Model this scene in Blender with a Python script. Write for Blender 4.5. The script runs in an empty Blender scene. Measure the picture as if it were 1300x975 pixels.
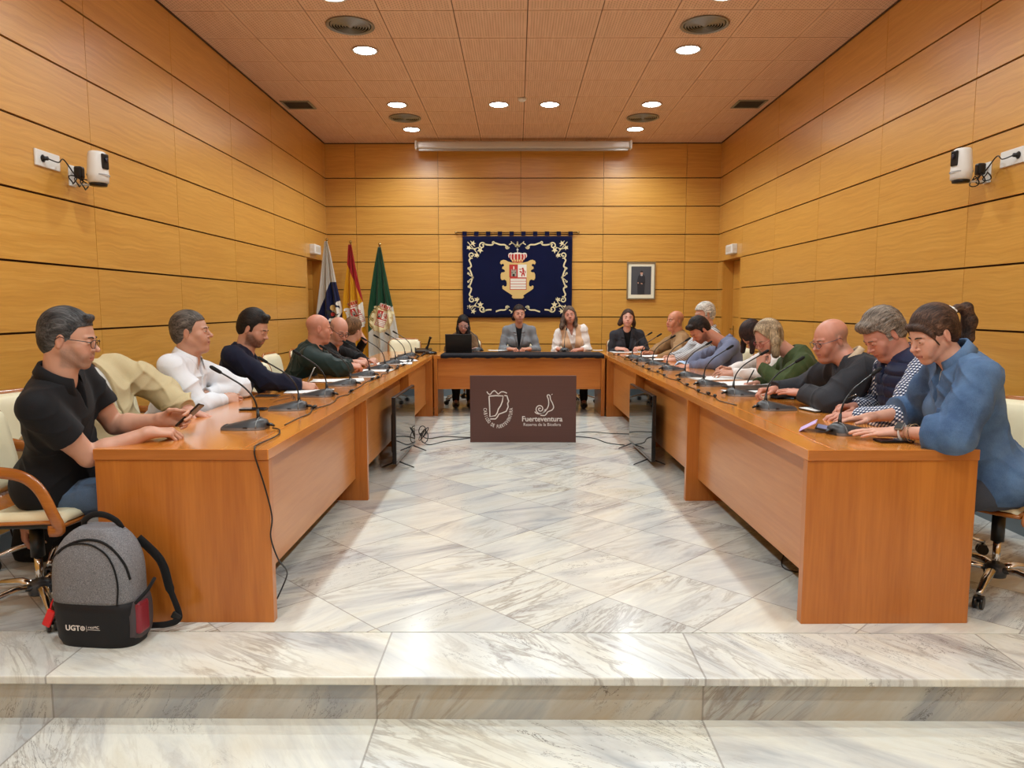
LAMP_W = 62.0
EXPOSURE = 0.38
import bpy, bmesh, math, random
import numpy as np
from mathutils import Vector, Matrix, Euler
PI = math.pi
random.seed(7)
scn = bpy.context.scene
COL = scn.collection
# ------------------------------------------------------------------ camera
CAMZ = 1.336; F = 920.0; PITCH = math.atan(97.5/920.0); YAW = math.atan(6/925.0)
cam_d = bpy.data.cameras.new('camera'); cam = bpy.data.objects.new('camera', cam_d); COL.objects.link(cam)
cam_d.sensor_width = 36; cam_d.lens = F/1300*36; cam_d.clip_start = 0.05
cam.location = (0, 0, CAMZ); cam.rotation_euler = (PI/2-PITCH, 0, YAW)
scn.camera = cam
_R = Euler((PI/2-PITCH, 0, YAW)).to_matrix()
def ray(px, py): return _R @ Vector(((px-650)/F, (487.5-py)/F, -1))
def at_y(px, py, Y):
    d = ray(px, py); return Vector((0, 0, CAMZ)) + d*(Y/d.y)
def at_z(px, py, z):
    d = ray(px, py); return Vector((0, 0, CAMZ)) + d*((z-CAMZ)/d.z)
# ------------------------------------------------------------------ nodes
class NT:
    def __init__(s, name):
        s.m = bpy.data.materials.new(name); s.m.use_nodes = True; s.t = s.m.node_tree
        for n in list(s.t.nodes): s.t.nodes.remove(n)
        s.out = s.t.nodes.new('ShaderNodeOutputMaterial'); s.b = s.t.nodes.new('ShaderNodeBsdfPrincipled')
        s.t.links.new(s.b.outputs[0], s.out.inputs[0])
    def n(s, typ, ins=None, **props):
        nd = s.t.nodes.new('ShaderNode'+typ)
        for k, v in props.items(): setattr(nd, k, v)
        for k, v in (ins or {}).items(): s.set(nd, k, v)
        return nd
    def set(s, nd, k, v):
        i = nd.inputs[k]
        if hasattr(v, 'is_output') or isinstance(v, bpy.types.NodeSocket): s.t.links.new(v, i)
        elif isinstance(v, bpy.types.Node): s.t.links.new(v.outputs[0], i)
        else: i.default_value = v
    def pos(s): return s.n('NewGeometry').outputs['Position']
    def obj(s): return s.n('TexCoord').outputs['Object']
    def math(s, op, a, b=0.0, c=0.0):
        nd = s.n('Math', operation=op)
        for k, v in enumerate((a, b, c)): s.set(nd, k, v)
        return nd.outputs[0]
    def vm(s, op, a, b=(0, 0, 0)):
        nd = s.n('VectorMath', operation=op); s.set(nd, 0, a); s.set(nd, 1, b); return nd.outputs[0]
    def map(s, v, loc=(0, 0, 0), rot=(0, 0, 0), sc=(1, 1, 1)):
        return s.n('Mapping', {'Vector': v, 'Location': loc, 'Rotation': rot, 'Scale': sc}).outputs[0]
    def noise(s, v, sc, det=3, rough=.5, dist=0.0, out=0):
        return s.n('TexNoise', {'Vector': v, 'Scale': sc, 'Detail': det, 'Roughness': rough, 'Distortion': dist}).outputs[out]
    def ramp(s, f, stops, interp='LINEAR'):
        nd = s.n('ValToRGB', {'Fac': f}); cr = nd.color_ramp; cr.interpolation = interp
        while len(cr.elements) < len(stops): cr.elements.new(.5)
        for e, (p, c) in zip(cr.elements, stops):
            e.position = p; e.color = (c[0], c[1], c[2], 1) if hasattr(c, '__len__') else (c, c, c, 1)
        return nd.outputs[0]
    def mix(s, f, a, b, typ='MIX'):
        nd = s.n('Mix', data_type='RGBA', blend_type=typ)
        for k, v in ((0, f), (6, a), (7, b)):
            if isinstance(v, tuple) and len(v) == 3: v = (*v, 1)
            s.set(nd, k, v)
        return nd.outputs[2]
    def bump(s, h, st=.3, dist=.005):
        s.set(s.b, 'Normal', s.n('Bump', {'Height': h, 'Strength': st, 'Distance': dist}).outputs[0])
    def bs(s, **k):
        for a, v in k.items():
            a = {'col': 'Base Color', 'rough': 'Roughness', 'metal': 'Metallic', 'coat': 'Coat Weight', 'coatr': 'Coat Roughness',
                 'spec': 'Specular IOR Level', 'trans': 'Transmission Weight', 'sheen': 'Sheen Weight', 'sub': 'Subsurface Weight', 'alpha': 'Alpha',
                 'em': 'Emission Color', 'es': 'Emission Strength', 'ior': 'IOR'}[a]
            if isinstance(v, tuple) and len(v) == 3: v = (*v, 1)
            s.set(s.b, a, v)
        return s
def lin(r, g, b):
    return tuple(((c/255+.055)/1.055)**2.4 if c > 10 else c/255/12.92 for c in (r, g, b))
_mc = {}
def flat(name, c, rough=.5, metal=0.0, **k):
    if name in _mc: return _mc[name]
    m = NT(name); m.bs(col=lin(*c), rough=rough, metal=metal, **k); _mc[name] = m.m; return m.m
def fabric(name, c, c2=None, sc=300, bump=.25, rough=.85, mott=.35, sheen=.04):
    if name in _mc: return _mc[name]
    m = NT(name); o = m.obj(); f = m.noise(o, sc, 2); g = m.noise(o, 14, 3)
    a = lin(*c); b = lin(*(c2 or tuple(x*.72 for x in c)))
    m.bs(col=m.mix(m.math('MULTIPLY', f, mott*2), a, b), rough=rough, sheen=sheen, spec=.25)
    m.bump(m.math('ADD', f, m.math('MULTIPLY', g, 2.0)), bump, .003); _mc[name] = m.m; return m.m
def wood(name, c1, c2, axis='z', sc=1.0, rough=.28, coat=.3, fine=60):
    # grain runs along `axis`
    m = NT(name); o = m.pos(); st = {'x': (.5, 9, 9), 'y': (9, .5, 9), 'z': (9, 9, .5)}[axis]
    w = m.map(o, sc=tuple(q*sc for q in st))
    n1 = m.noise(w, 1.2, 4, .6, .6); n2 = m.noise(m.map(o, sc=tuple(q*sc*7 for q in st)), 1.6, 2)
    f = m.math('ADD', m.math('MULTIPLY', n1, .7), m.math('MULTIPLY', n2, .3))
    col = m.ramp(f, [(.33, lin(*c2)), (.62, lin(*c1))])
    m.bs(col=col, rough=rough, coat=coat, coatr=.15); m.bump(n2, .04, .002); return m.m
# ------------------------------------------------------------------ mesh builder
def rotm(rot): return Euler(rot).to_matrix().to_4x4()
class MB:
    def __init__(s): s.bm = bmesh.new()
    def _new(s, fn, M, mi, smooth):
        vb = len(s.bm.verts); fb = len(s.bm.faces)
        fn(); s.bm.verts.ensure_lookup_table(); s.bm.faces.ensure_lookup_table()
        vs = s.bm.verts[vb:]
        bmesh.ops.transform(s.bm, matrix=M, verts=vs)
        for f in s.bm.faces[fb:]: f.material_index = mi; f.smooth = smooth
    def box(s, c, size, rot=(0, 0, 0), bev=0.0, mi=0, seg=2, smooth=False):
        t = bmesh.new(); bmesh.ops.create_cube(t, size=1)
        bmesh.ops.scale(t, vec=size, verts=t.verts)
        if bev > 0:
            bmesh.ops.bevel(t, geom=list(t.edges), offset=min(bev, min(size)*.49), segments=seg, profile=.5, affect='EDGES')
        bmesh.ops.transform(t, matrix=Matrix.Translation(c) @ rotm(rot), verts=t.verts)
        s.merge(t, mi, smooth); return s
    def b2(s, a, b, **k):   # by corners
        a = Vector(a); b = Vector(b); return s.box((a+b)/2, [abs(x) for x in (b-a)], **k)
    def merge(s, t, mi=0, smooth=False):
        mp = {}
        for v in t.verts: mp[v] = s.bm.verts.new(v.co)
        for f in t.faces:
            try: g = s.bm.faces.new([mp[v] for v in f.verts]); g.material_index = mi; g.smooth = smooth or f.smooth
            except ValueError: pass
        t.free()
    def cyl(s, a, b, r, r2=None, n=24, mi=0, caps=True, smooth=True):
        a = Vector(a); b = Vector(b); return s.tube([a, b], [r, r if r2 is None else r2], n, mi, caps, smooth)
    def tube(s, pts, r, n=8, mi=0, caps=True, smooth=True, flat_=(1, 1), up=None, closed=False):
        pts = [Vector(p) for p in pts]; L = len(pts)
        rr = r if hasattr(r, '__len__') else [r]*L
        rings = []; prev = None
        for i, p in enumerate(pts):
            if closed: t = pts[(i+1) % L]-pts[i-1]
            else: t = (pts[min(i+1, L-1)]-pts[max(i-1, 0)])
            t = t.normalized() if t.length > 1e-9 else Vector((0, 0, 1))
            if prev is None:
                u = Vector(up) if up else (Vector((0, 0, 1)) if abs(t.z) < .9 else Vector((1, 0, 0)))
                a = t.cross(u).normalized()
            else:
                a = prev-t*prev.dot(t); a = a.normalized() if a.length > 1e-6 else t.orthogonal().normalized()
            if up:
                aa = t.cross(Vector(up))
                if aa.length > 1e-4: a = aa.normalized()
            prev = a; b = a.cross(t).normalized()
            rings.append([s.bm.verts.new(p+(a*math.cos(q)*flat_[0]+b*math.sin(q)*flat_[1])*rr[i]) for q in [2*PI*k/n+PI/n for k in range(n)]])
        fs = []
        for i in range(L if closed else L-1):
            A = rings[i]; B = rings[(i+1) % L]
            for k in range(n): fs.append(s.bm.faces.new((A[k], A[(k+1) % n], B[(k+1) % n], B[k])))
        if caps and not closed:
            c1 = s.bm.faces.new(rings[0][::-1]); c2 = s.bm.faces.new(rings[-1]); c1.material_index = c2.material_index = mi
        for f in fs: f.smooth = smooth; f.material_index = mi
        return s
    def lathe(s, prof, c=(0, 0, 0), rot=(0, 0, 0), n=32, mi=0, smooth=True):
        M = Matrix.Translation(c) @ rotm(rot); rings = []
        for r, z in prof:
            if r < 1e-5: rings.append([s.bm.verts.new(M @ Vector((0, 0, z)))])
            else: rings.append([s.bm.verts.new(M @ Vector((r*math.cos(2*PI*k/n), r*math.sin(2*PI*k/n), z))) for k in range(n)])
        for A, B in zip(rings, rings[1:]):
            for k in range(n):
                q = []
                for v in ((A[k % len(A)]), A[(k+1) % n] if len(A) > 1 else None, B[(k+1) % n] if len(B) > 1 else None, B[k % len(B)]):
                    if v is not None and v not in q: q.append(v)
                if len(q) > 2:
                    f = s.bm.faces.new(q); f.smooth = smooth; f.material_index = mi
        return s
    def prism(s, pts, t, M=None, mi=0, z0=0.0, smooth=False):
        # polygon pts (x,y) in a local plane, extruded by t along local z
        M = M or Matrix.Identity(4)
        tb = bmesh.new(); vs = [tb.verts.new((x, y, z0)) for x, y in pts]; f = tb.faces.new(vs)
        r = bmesh.ops.extrude_face_region(tb, geom=[f])
        bmesh.ops.translate(tb, vec=(0, 0, t), verts=[v for v in r['geom'] if isinstance(v, bmesh.types.BMVert)])
        bmesh.ops.transform(tb, matrix=M, verts=tb.verts); bmesh.ops.recalc_face_normals(tb, faces=tb.faces)
        s.merge(tb, mi, smooth); return s
    def strip(s, pts, w, t, M=None, mi=0):
        # 2D ribbon of varying width w along pts in a local plane, extruded by t
        M = M or Matrix.Identity(4); L = len(pts); w = w if hasattr(w, '__len__') else [w]*L
        P = [Vector(p) for p in pts]; rows = []
        for i, p in enumerate(P):
            d = (P[min(i+1, L-1)]-P[max(i-1, 0)]); d = d.normalized() if d.length else Vector((1, 0)); nn = Vector((-d.y, d.x))*w[i]/2
            rows.append([s.bm.verts.new(M @ Vector((q.x, q.y, z))) for q, z in ((p+nn, 0), (p+nn, t), (p-nn, t), (p-nn, 0))])
        for A, B in zip(rows, rows[1:]):
            for k in range(4): f = s.bm.faces.new((A[k], A[(k+1) % 4], B[(k+1) % 4], B[k])); f.material_index = mi
        for R_ in (rows[0][::-1], rows[-1]): f = s.bm.faces.new(R_); f.material_index = mi
        return s
    def sheet(s, rows, mi=0, smooth=True, thick=0.0):
        g = [[s.bm.verts.new(p) for p in r] for r in rows]; fs = []
        for A, B in zip(g, g[1:]):
            for k in range(len(A)-1):
                f = s.bm.faces.new((A[k], A[k+1], B[k+1], B[k])); f.smooth = smooth; f.material_index = mi; fs.append(f)
        if thick:
            bmesh.ops.recalc_face_normals(s.bm, faces=fs)
            bmesh.ops.solidify(s.bm, geom=fs, thickness=thick)
        return s
    def sphere(s, c, r, n=16, mi=0, rot=(0, 0, 0)):
        r = r if hasattr(r, '__len__') else (r, r, r)
        t = bmesh.new(); bmesh.ops.create_uvsphere(t, u_segments=n, v_segments=max(6, n//2+2), radius=1)
        bmesh.ops.transform(t, matrix=Matrix.Translation(c) @ rotm(rot) @ Matrix.Diagonal((*r, 1)), verts=t.verts)
        s.merge(t, mi, True); return s
    def text(s, txt, size, M, t=.002, mi=0, align='CENTER', bold=0.0, space=1.0):
        cu = bpy.data.curves.new('lettering', 'FONT'); cu.body = txt; cu.size = size; cu.extrude = t/2; cu.align_x = align
        cu.offset = bold; cu.resolution_u = 3; cu.space_character = space
        ob = bpy.data.objects.new('lettering', cu); COL.objects.link(ob)
        dg = bpy.context.evaluated_depsgraph_get(); me = bpy.data.meshes.new_from_object(ob.evaluated_get(dg))
        tb = bmesh.new(); tb.from_mesh(me); bmesh.ops.transform(tb, matrix=M, verts=tb.verts); s.merge(tb, mi)
        bpy.data.objects.remove(ob); bpy.data.curves.remove(cu); bpy.data.meshes.remove(me); return s
    def build(s, name, mats, parent=None, label=None, cat=None, group=None, kind=None, base=None):
        me = bpy.data.meshes.new(name)
        org = Vector((0, 0, 0))
        if parent is not None: org = parent_origin(parent)
        elif base is not None: org = Vector(base)
        elif kind != 'structure' and len(s.bm.verts):
            cs = [v.co for v in s.bm.verts]
            org = Vector((sum(c.x for c in cs)/len(cs), sum(c.y for c in cs)/len(cs), min(c.z for c in cs)))
        bmesh.ops.translate(s.bm, vec=-org, verts=s.bm.verts)
        bmesh.ops.recalc_face_normals(s.bm, faces=s.bm.faces)
        s.bm.to_mesh(me); s.bm.free()
        for m in (mats if isinstance(mats, (list, tuple)) else [mats]): me.materials.append(m)
        o = bpy.data.objects.new(name, me); COL.objects.link(o)
        if parent is not None: o.parent = parent
        else: o.location = org
        tag(o, label, cat, group, kind); return o
def parent_origin(p):
    # everything is authored in the frame of its top object; identity rotation while building
    o = Vector((0, 0, 0)); q = p
    while q is not None: o += Vector(q.location); q = q.parent
    return o
def tag(o, label=None, cat=None, group=None, kind=None):
    for k, v in (('label', label), ('category', cat), ('group', group), ('kind', kind)):
        if v: o[k] = v
    return o
def thing(name, loc, label, cat, group=None):
    o = bpy.data.objects.new(name, None); COL.objects.link(o); o.location = loc; o.empty_display_size = .1
    return tag(o, label, cat, group)
KIDS = {}
def copy_tree(o, parent=None):
    c = o.copy(); COL.objects.link(c)
    if parent is not None: c.parent = parent
    for ch in [q for q in list(bpy.data.objects) if q.parent == o]: copy_tree(ch, c)
    return c
def bez(p0, p1, p2, p3, n=12):
    p0, p1, p2, p3 = map(Vector, (p0, p1, p2, p3))
    return [p0*(1-t)**3+p1*3*t*(1-t)**2+p2*3*t*t*(1-t)+p3*t**3 for t in [i/n for i in range(n+1)]]
def smooth_path(pts, n=6):
    P = [Vector(p) for p in pts]; out = []
    for i in range(len(P)-1):
        a = P[max(i-1, 0)]; b = P[i]; c = P[i+1]; d = P[min(i+2, len(P)-1)]
        for k in range(n):
            t = k/n; out.append(.5*((2*b)+(c-a)*t+(2*a-5*b+4*c-d)*t*t+(-a+3*b-3*c+d)*t**3))
    out.append(P[-1]); return out
# ------------------------------------------------------------------ materials of the room
XL, XR, YB, YF, ZC = -2.81, 2.98, 10.87, -2.6, 3.715
SEAM_Z = [.38, .785, 1.19, 1.595, 2.0, 2.405, 2.81, 3.216]
def panel_mat():
    m = NT('honey_oak_panel'); p = m.pos(); nz = m.n('NewGeometry').outputs['Normal']
    sep = m.n('SeparateXYZ', {0: p}); 
    # a shift per panel so neighbouring panels do not share their figure
    hz = m.math('FLOOR', m.math('DIVIDE', m.math('ADD', sep.outputs[2], .025), .405))
    an = m.math('GREATER_THAN', m.math('ABSOLUTE', m.n('SeparateXYZ', {0: nz}).outputs[0]), .5)
    sx = m.math('DIVIDE', m.math('SUBTRACT', sep.outputs[0], .058), 1.213); sy = m.math('DIVIDE', m.math('SUBTRACT', sep.outputs[1], 4.9), 1.21)
    hx = m.math('FLOOR', m.math('ADD', m.math('MULTIPLY', sx, m.math('SUBTRACT', 1, an)), m.math('MULTIPLY', sy, an)))
    wn = m.n('TexWhiteNoise', {'Vector': m.n('CombineXYZ', {0: hz, 1: hx}).outputs[0]}, noise_dimensions='3D')
    off = m.vm('ADD', p, m.vm('MULTIPLY', wn.outputs['Color'], (0, 0, 0)))
    off = m.vm('ADD', p, m.n('VectorMath', {0: wn.outputs['Color'], 'Scale': 7.0}, operation='SCALE').outputs[0])
    warp = m.noise(m.map(off, sc=(2.6, 2.6, 3)), 1.3, 3, .5, 0, 1)
    q = m.vm('ADD', off, m.n('VectorMath', {0: warp, 'Scale': .07}, operation='SCALE').outputs[0])
    w = m.noise(m.map(q, sc=(.9, .9, 34)), 1.5, 4, .6, .3)
    fine = m.noise(m.map(off, sc=(3, 3, 120)), 1.5, 2)
    f = m.math('ADD', m.math('MULTIPLY', w, .75), m.math('MULTIPLY', fine, .25))
    c = m.ramp(f, [(.32, lin(202, 140, 52)), (.5, lin(215, 157, 64)), (.68, lin(227, 172, 80))])
    c = m.mix(m.math('MULTIPLY', wn.outputs['Value'], .16), c, lin(178, 126, 62))
    m.bs(col=c, rough=.36, spec=.75, coat=.9, coatr=.30); m.bump(fine, .05, .001); return m.m
M_PANEL = panel_mat()
M_GAP = flat('panel_gap', (52, 30, 12), .8)
M_WALLPLAIN = flat('plaster_white', (225, 222, 214), .8)
def marble(name, mode):
    m = NT(name); p = m.pos(); s = m.n('SeparateXYZ', {0: p}); x, y, z = s.outputs
    T = .475; r2 = math.sqrt(2)
    if mode == 'diag':
        u = m.math('DIVIDE', m.math('ADD', m.math('ADD', x, y), -3.657), T*r2); v = m.math('DIVIDE', m.math('ADD', m.math('SUBTRACT', y, x), -3.489), T*r2)
    else:
        u = m.math('DIVIDE', m.math('ADD', x, .515), 1.2); v = m.math('DIVIDE', m.math('ADD', y, 2.0), 60.0)
        if mode == 'riser': v = m.math('ADD', 0, 7.3)
    iu = m.math('FLOOR', u); iv = m.math('FLOOR', v); fu = m.math('FRACT', u); fv = m.math('FRACT', v)
    wn = m.n('TexWhiteNoise', {'Vector': m.n('CombineXYZ', {0: iu, 1: iv, 2: {'diag': 1., 'slab': 2., 'riser': 3., 'low': 5.}[mode]}).outputs[0]}, noise_dimensions='3D')
    off = m.vm('ADD', p, m.n('VectorMath', {0: wn.outputs['Color'], 'Scale': 20.0}, operation='SCALE').outputs[0])
    # veins run mostly one way across every slab
    sep2 = m.n('SeparateColor', {0: wn.outputs['Color']})
    ang = m.math('ADD', m.math('MULTIPLY', sep2.outputs[1], .7), {'diag': -1.0, 'slab': .35, 'riser': 0., 'low': .3}[mode])
    if mode == 'riser':
        rv = m.n('VectorRotate', {'Vector': off, 'Angle': m.math('MULTIPLY', m.math('ADD', ang, .5), 1.0)}, rotation_type='Y_AXIS').outputs[0]; sc = (1.0, 1, 4.5)
    else:
        rv = m.n('VectorRotate', {'Vector': off, 'Angle': ang}, rotation_type='Z_AXIS').outputs[0]; sc = (1.0, 4.5, 1)
    q = m.map(rv, sc=sc)
    big = m.noise(q, .9, 5, .6, .8); mid = m.noise(q, 1.5, 7, .62, 1.6); sm = m.noise(q, 6.0, 4, .6, .6)
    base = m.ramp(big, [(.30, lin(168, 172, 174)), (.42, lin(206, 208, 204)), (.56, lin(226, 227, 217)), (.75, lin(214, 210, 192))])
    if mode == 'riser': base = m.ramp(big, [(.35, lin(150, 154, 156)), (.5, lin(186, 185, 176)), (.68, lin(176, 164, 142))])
    vein = m.ramp(mid, [(.45, 0), (.497, 1), (.505, 1), (.55, 0)])
    msk = m.ramp(m.noise(rv, 1.1, 2), [(.48, 0), (.68, 1)])
    vf = m.math('MULTIPLY', vein, m.math('ADD', m.math('MULTIPLY', msk, .62), .06))
    c = m.mix(vf, base, lin(122, 104, 84))
    thin = m.ramp(sm, [(.47, 0), (.497, 1), (.503, 1), (.53, 0)])
    c = m.mix(m.math('MULTIPLY', thin, m.math('ADD', .03, m.math('MULTIPLY', msk, .16))), c, lin(120, 118, 116))
    # a few dark crack-like veins
    dk = m.ramp(m.noise(m.vm('ADD', q, (3.3, 8.1, 1)), 1.5, 7, .7, 1.5), [(.493, 0), (.4985, 1), (.5015, 1), (.507, 0)])
    dm = m.ramp(m.noise(rv, 1.7, 2), [(.53, 0), (.62, 1)])
    c = m.mix(m.math('MULTIPLY', dk, m.math('MULTIPLY', dm, .85)), c, lin(62, 50, 40))
    c = m.mix(m.math('MULTIPLY', m.ramp(m.noise(rv, 1.9, 3), [(.55, 0), (.8, 1)]), .35), c, lin(206, 186, 152))
    c = m.mix(m.math('MULTIPLY', m.math('POWER', sep2.outputs[2], 3.0), .4), c, lin(172, 176, 180))
    g = .006 if mode == 'diag' else .003
    def near(f): return m.math('LESS_THAN', m.math('MINIMUM', f, m.math('SUBTRACT', 1, f)), g)
    j = near(fu)
    if mode == 'diag': j = m.math('MAXIMUM', j, near(fv))
    c = m.mix(m.math('MULTIPLY', j, .55), c, lin(120, 112, 104))
    m.bs(col=c, rough=.16 if mode == 'diag' else .24, spec=.45, coat=.10, coatr=.12); return m.m
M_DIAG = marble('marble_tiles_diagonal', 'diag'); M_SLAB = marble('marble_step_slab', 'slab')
M_RISER = marble('marble_riser', 'riser'); M_LOW = marble('marble_slab_lower', 'low')
def ceil_mat():
    m = NT('perforated_ceiling_tile'); p = m.pos(); s = m.n('SeparateXYZ', {0: p}); x, y, z = s.outputs
    fx = m.math('FRACT', m.math('DIVIDE', m.math('SUBTRACT', x, .087), .6)); fy = m.math('FRACT', m.math('DIVIDE', m.math('SUBTRACT', y, 6.125), .605))
    # slotted holes in staggered rows, kept off each tile's border
    cx = m.math('MULTIPLY', fx, 26); row = m.math('FLOOR', cx); gx = m.math('FRACT', cx)
    cy = m.math('ADD', m.math('MULTIPLY', fy, 15), m.math('MULTIPLY', m.math('MODULO', row, 2), .5)); gy = m.math('FRACT', cy)
    hole = m.math('MULTIPLY', m.math('LESS_THAN', m.math('ABSOLUTE', m.math('SUBTRACT', gx, .5)), .17), m.math('LESS_THAN', m.math('ABSOLUTE', m.math('SUBTRACT', gy, .5)), .30))
    grp = m.math('GREATER_THAN', m.math('MODULO', row, 4), 1.5)
    inb = m.math('MULTIPLY', m.math('LESS_THAN', m.math('ABSOLUTE', m.math('SUBTRACT', fx, .5)), .46), m.math('LESS_THAN', m.math('ABSOLUTE', m.math('SUBTRACT', fy, .5)), .44))
    hole = m.math('MULTIPLY', hole, inb)
    n = m.noise(m.map(p, sc=(14, 1, 1)), 3, 3)
    c = m.ramp(n, [(.3, lin(222, 182, 150)), (.7, lin(234, 198, 168))])
    c = m.mix(m.math('MULTIPLY', hole, .5), c, lin(140, 96, 64))
    m.bs(col=c, rough=.6, spec=.3); return m.m
M_CEIL = ceil_mat()
M_BASE = flat('slate_blue_baseboard', (110, 122, 128), .4)
M_WHITE = flat('white_plastic', (232, 232, 228), .4)
M_BLACK = flat('black_plastic', (18, 18, 19), .35)
M_GREY = flat('grey_metal', (150, 152, 150), .4, .6)
M_DARKGREY = flat('dark_grey_plastic', (58, 58, 60), .45)
M_CHROME = flat('chrome', (215, 215, 215), .12, 1.0)
def struct(name, mb, mats, parent=None, label=None): return mb.build(name, mats, parent, label, kind='structure')
# ------------------------------------------------------------------ floor, dais, step
f = MB().b2((XL-.25, 2.872, -.12), (XR+.25, YB+.2, 0)); struct('floor', f, M_DIAG)
f = MB().b2((XL-.25, YF-.2, -.30), (XR+.25, 2.53, -.178)); struct('floor_lower', f, M_LOW)
f = MB().b2((XL-.25, 2.50, -.032), (XR+.25, 2.8715, 0.0), bev=.006, seg=2); st = struct('step_tread', f, M_SLAB)
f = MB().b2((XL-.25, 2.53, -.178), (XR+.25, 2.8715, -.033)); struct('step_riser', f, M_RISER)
# ------------------------------------------------------------------ walls of panels with open joints
def panel_wall(name, fixed, axis, lo, hi, vs, face, hole=None):
    """axis 'y': wall plane x=fixed running along y; face = +1/-1 direction panels look"""
    mb = MB(); g, gz, d = .0022, .0065, .02
    zs = [-.2]+SEAM_Z+[ZC+.02]; us = [lo]+[v for v in vs if lo < v < hi]+[hi]
    def add(u0, u1, z0, z1, mi, dep0, dep1):
        a0 = fixed-face*dep0; a1 = fixed-face*dep1
        if axis == 'y': mb.b2((a0, u0, z0), (a1, u1, z1), mi=mi)
        else: mb.b2((u0, a0, z0), (u1, a1, z1), mi=mi)
    for u0, u1 in zip(us, us[1:]):
        for z0, z1 in zip(zs, zs[1:]):
            if hole and u0 < hole[1]-.01 and u1 > hole[0]+.01 and z0 < hole[2]-.01:
                if u0 < hole[0]-.02: add(u0+g, hole[0], z0+gz, z1-gz if z1 < hole[2]+.02 else z1-gz, 0, 0, d)
                if u1 > hole[1]+.02: add(hole[1], u1-g, z0+gz, z1-gz, 0, 0, d)
                if z1 > hole[2]+.02: add(max(u0, hole[0])+g, min(u1, hole[1])-g, hole[2], z1-gz, 0, 0, d)
            else: add(u0+g, u1-g, z0+gz, z1-gz, 0, 0, d)
    if hole:
        add(lo, hole[0]-.035, -.2, ZC+.02, 1, d, .10); add(hole[1]+.035, hi, -.2, ZC+.02, 1, d, .10); add(hole[0]-.035, hole[1]+.035, hole[2]+.045, ZC+.02, 1, d, .10)
    else: add(lo, hi, -.2, ZC+.02, 1, d, .10)
    return struct(name, mb, [M_PANEL, M_GAP])
vy = [4.9+1.21*k for k in range(-7, 5)]+[10.72]; vx = [.058+1.213*k for k in range(-3, 3)]
DOOR = (9.80, 10.66, 2.005)
panel_wall('wall_left', XL, 'y', YF, YB, vy, 1, DOOR)
panel_wall('wall_right', XR, 'y', YF, YB, vy, -1, DOOR)
panel_wall('wall_back', YB, 'x', XL-.1, XR+.1, vx, -1)
panel_wall('wall_front', YF, 'x', XL-.1, XR+.1, vx, 1)
M_DOORW = wood('door_oak', (208, 148, 62), (188, 126, 46), 'z', .7, .35, .2)
M_BRASS = flat('brass_handle', (190, 170, 120), .25, 1.0)
for sd, X, n in ((-1, XL, 1), (1, XR, 2)):
    y0, y1, zt = DOOR; mb = MB(); xo = X+sd*.30
    mb.b2((X+sd*.02, y0-.001, 0), (xo, y0-.03, zt+.03)); mb.b2((X+sd*.02, y1+.001, 0), (xo, y1+.03, zt+.03)); mb.b2((X+sd*.02, y0-.03, zt+.001), (xo, y1+.03, zt+.04))
    struct('door_%d_frame' % n if False else 'trim_%d' % n, mb, M_DOORW)
    mb = MB(); xi = X+sd*.17
    zz = [0.005]+[z for z in SEAM_Z if z < zt-.05]+[zt-.004]
    for a, b in zip(zz, zz[1:]): mb.b2((xi, y0+.004, a+.003), (xi+sd*.02, y1-.004, b-.003))
    mb.b2((xi+sd*.02, y0+.004, .005), (xi+sd*.045, y1-.004, zt-.004), mi=1)
    d = struct('door_%d' % n, mb, [M_PANEL, M_GAP])
    h = MB().cyl((xi, y1-.08, 1.02), (xi-sd*.05, y1-.08, 1.02), .01).cyl((xi-sd*.05, y1-.08, 1.02), (xi-sd*.05, y1-.19, 1.02), .009).box((xi-sd*.004, y1-.08, .99), (.008, .035, .16), bev=.003)
    h.build('door_handle', M_BRASS, d, 'brass lever handle')
# baseboards
f = MB().b2((XL, 2.872, .0), (XL+.012, DOOR[0]-.03, .105)).b2((XL, YF, -.178), (XL+.012, 2.50, -.07)); struct('baseboard_left', f, M_BASE)
f = MB().b2((XR, 2.872, .0), (XR-.012, DOOR[0]-.03, .105)).b2((XR, YF, -.178), (XR-.012, 2.50, -.07)); struct('baseboard_right', f, M_BASE)
f = MB().b2((XL, YB, .0), (XR, YB-.012, .105)); struct('baseboard_back', f, M_BASE)
# ceiling: tiles with shadow joints on a grid
mb = MB(); xs = [.087+.6*k for k in range(-6, 7)]; ys = [6.125+.605*k for k in range(-16, 10)]
for a, b in zip(xs, xs[1:]):
    for c, e in zip(ys, ys[1:]):
        x0, x1, y0, y1 = max(a, XL), min(b, XR), max(c, YF), min(e, YB)
        if x1-x0 > .02 and y1-y0 > .02: mb.b2((x0+.004, y0+.007, ZC), (x1-.004, y1-.007, ZC+.014))
mb.b2((XL-.2, YF-.1, ZC+.012), (XR+.2, YB+.2, ZC+.10), mi=1)
struct('ceiling', mb, [M_CEIL, flat('ceiling_joint', (96, 56, 32), .8)])
mb = MB()
for a in ((XL, YF, XL+.012, YB), (XR-.012, YF, XR, YB), (XL, YB-.012, XR, YB)): mb.b2((a[0], a[1], ZC-.012), (a[2], a[3], ZC))
struct('trim_3', mb, flat('ceiling_edge_trim', (70, 44, 26), .6))
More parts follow.
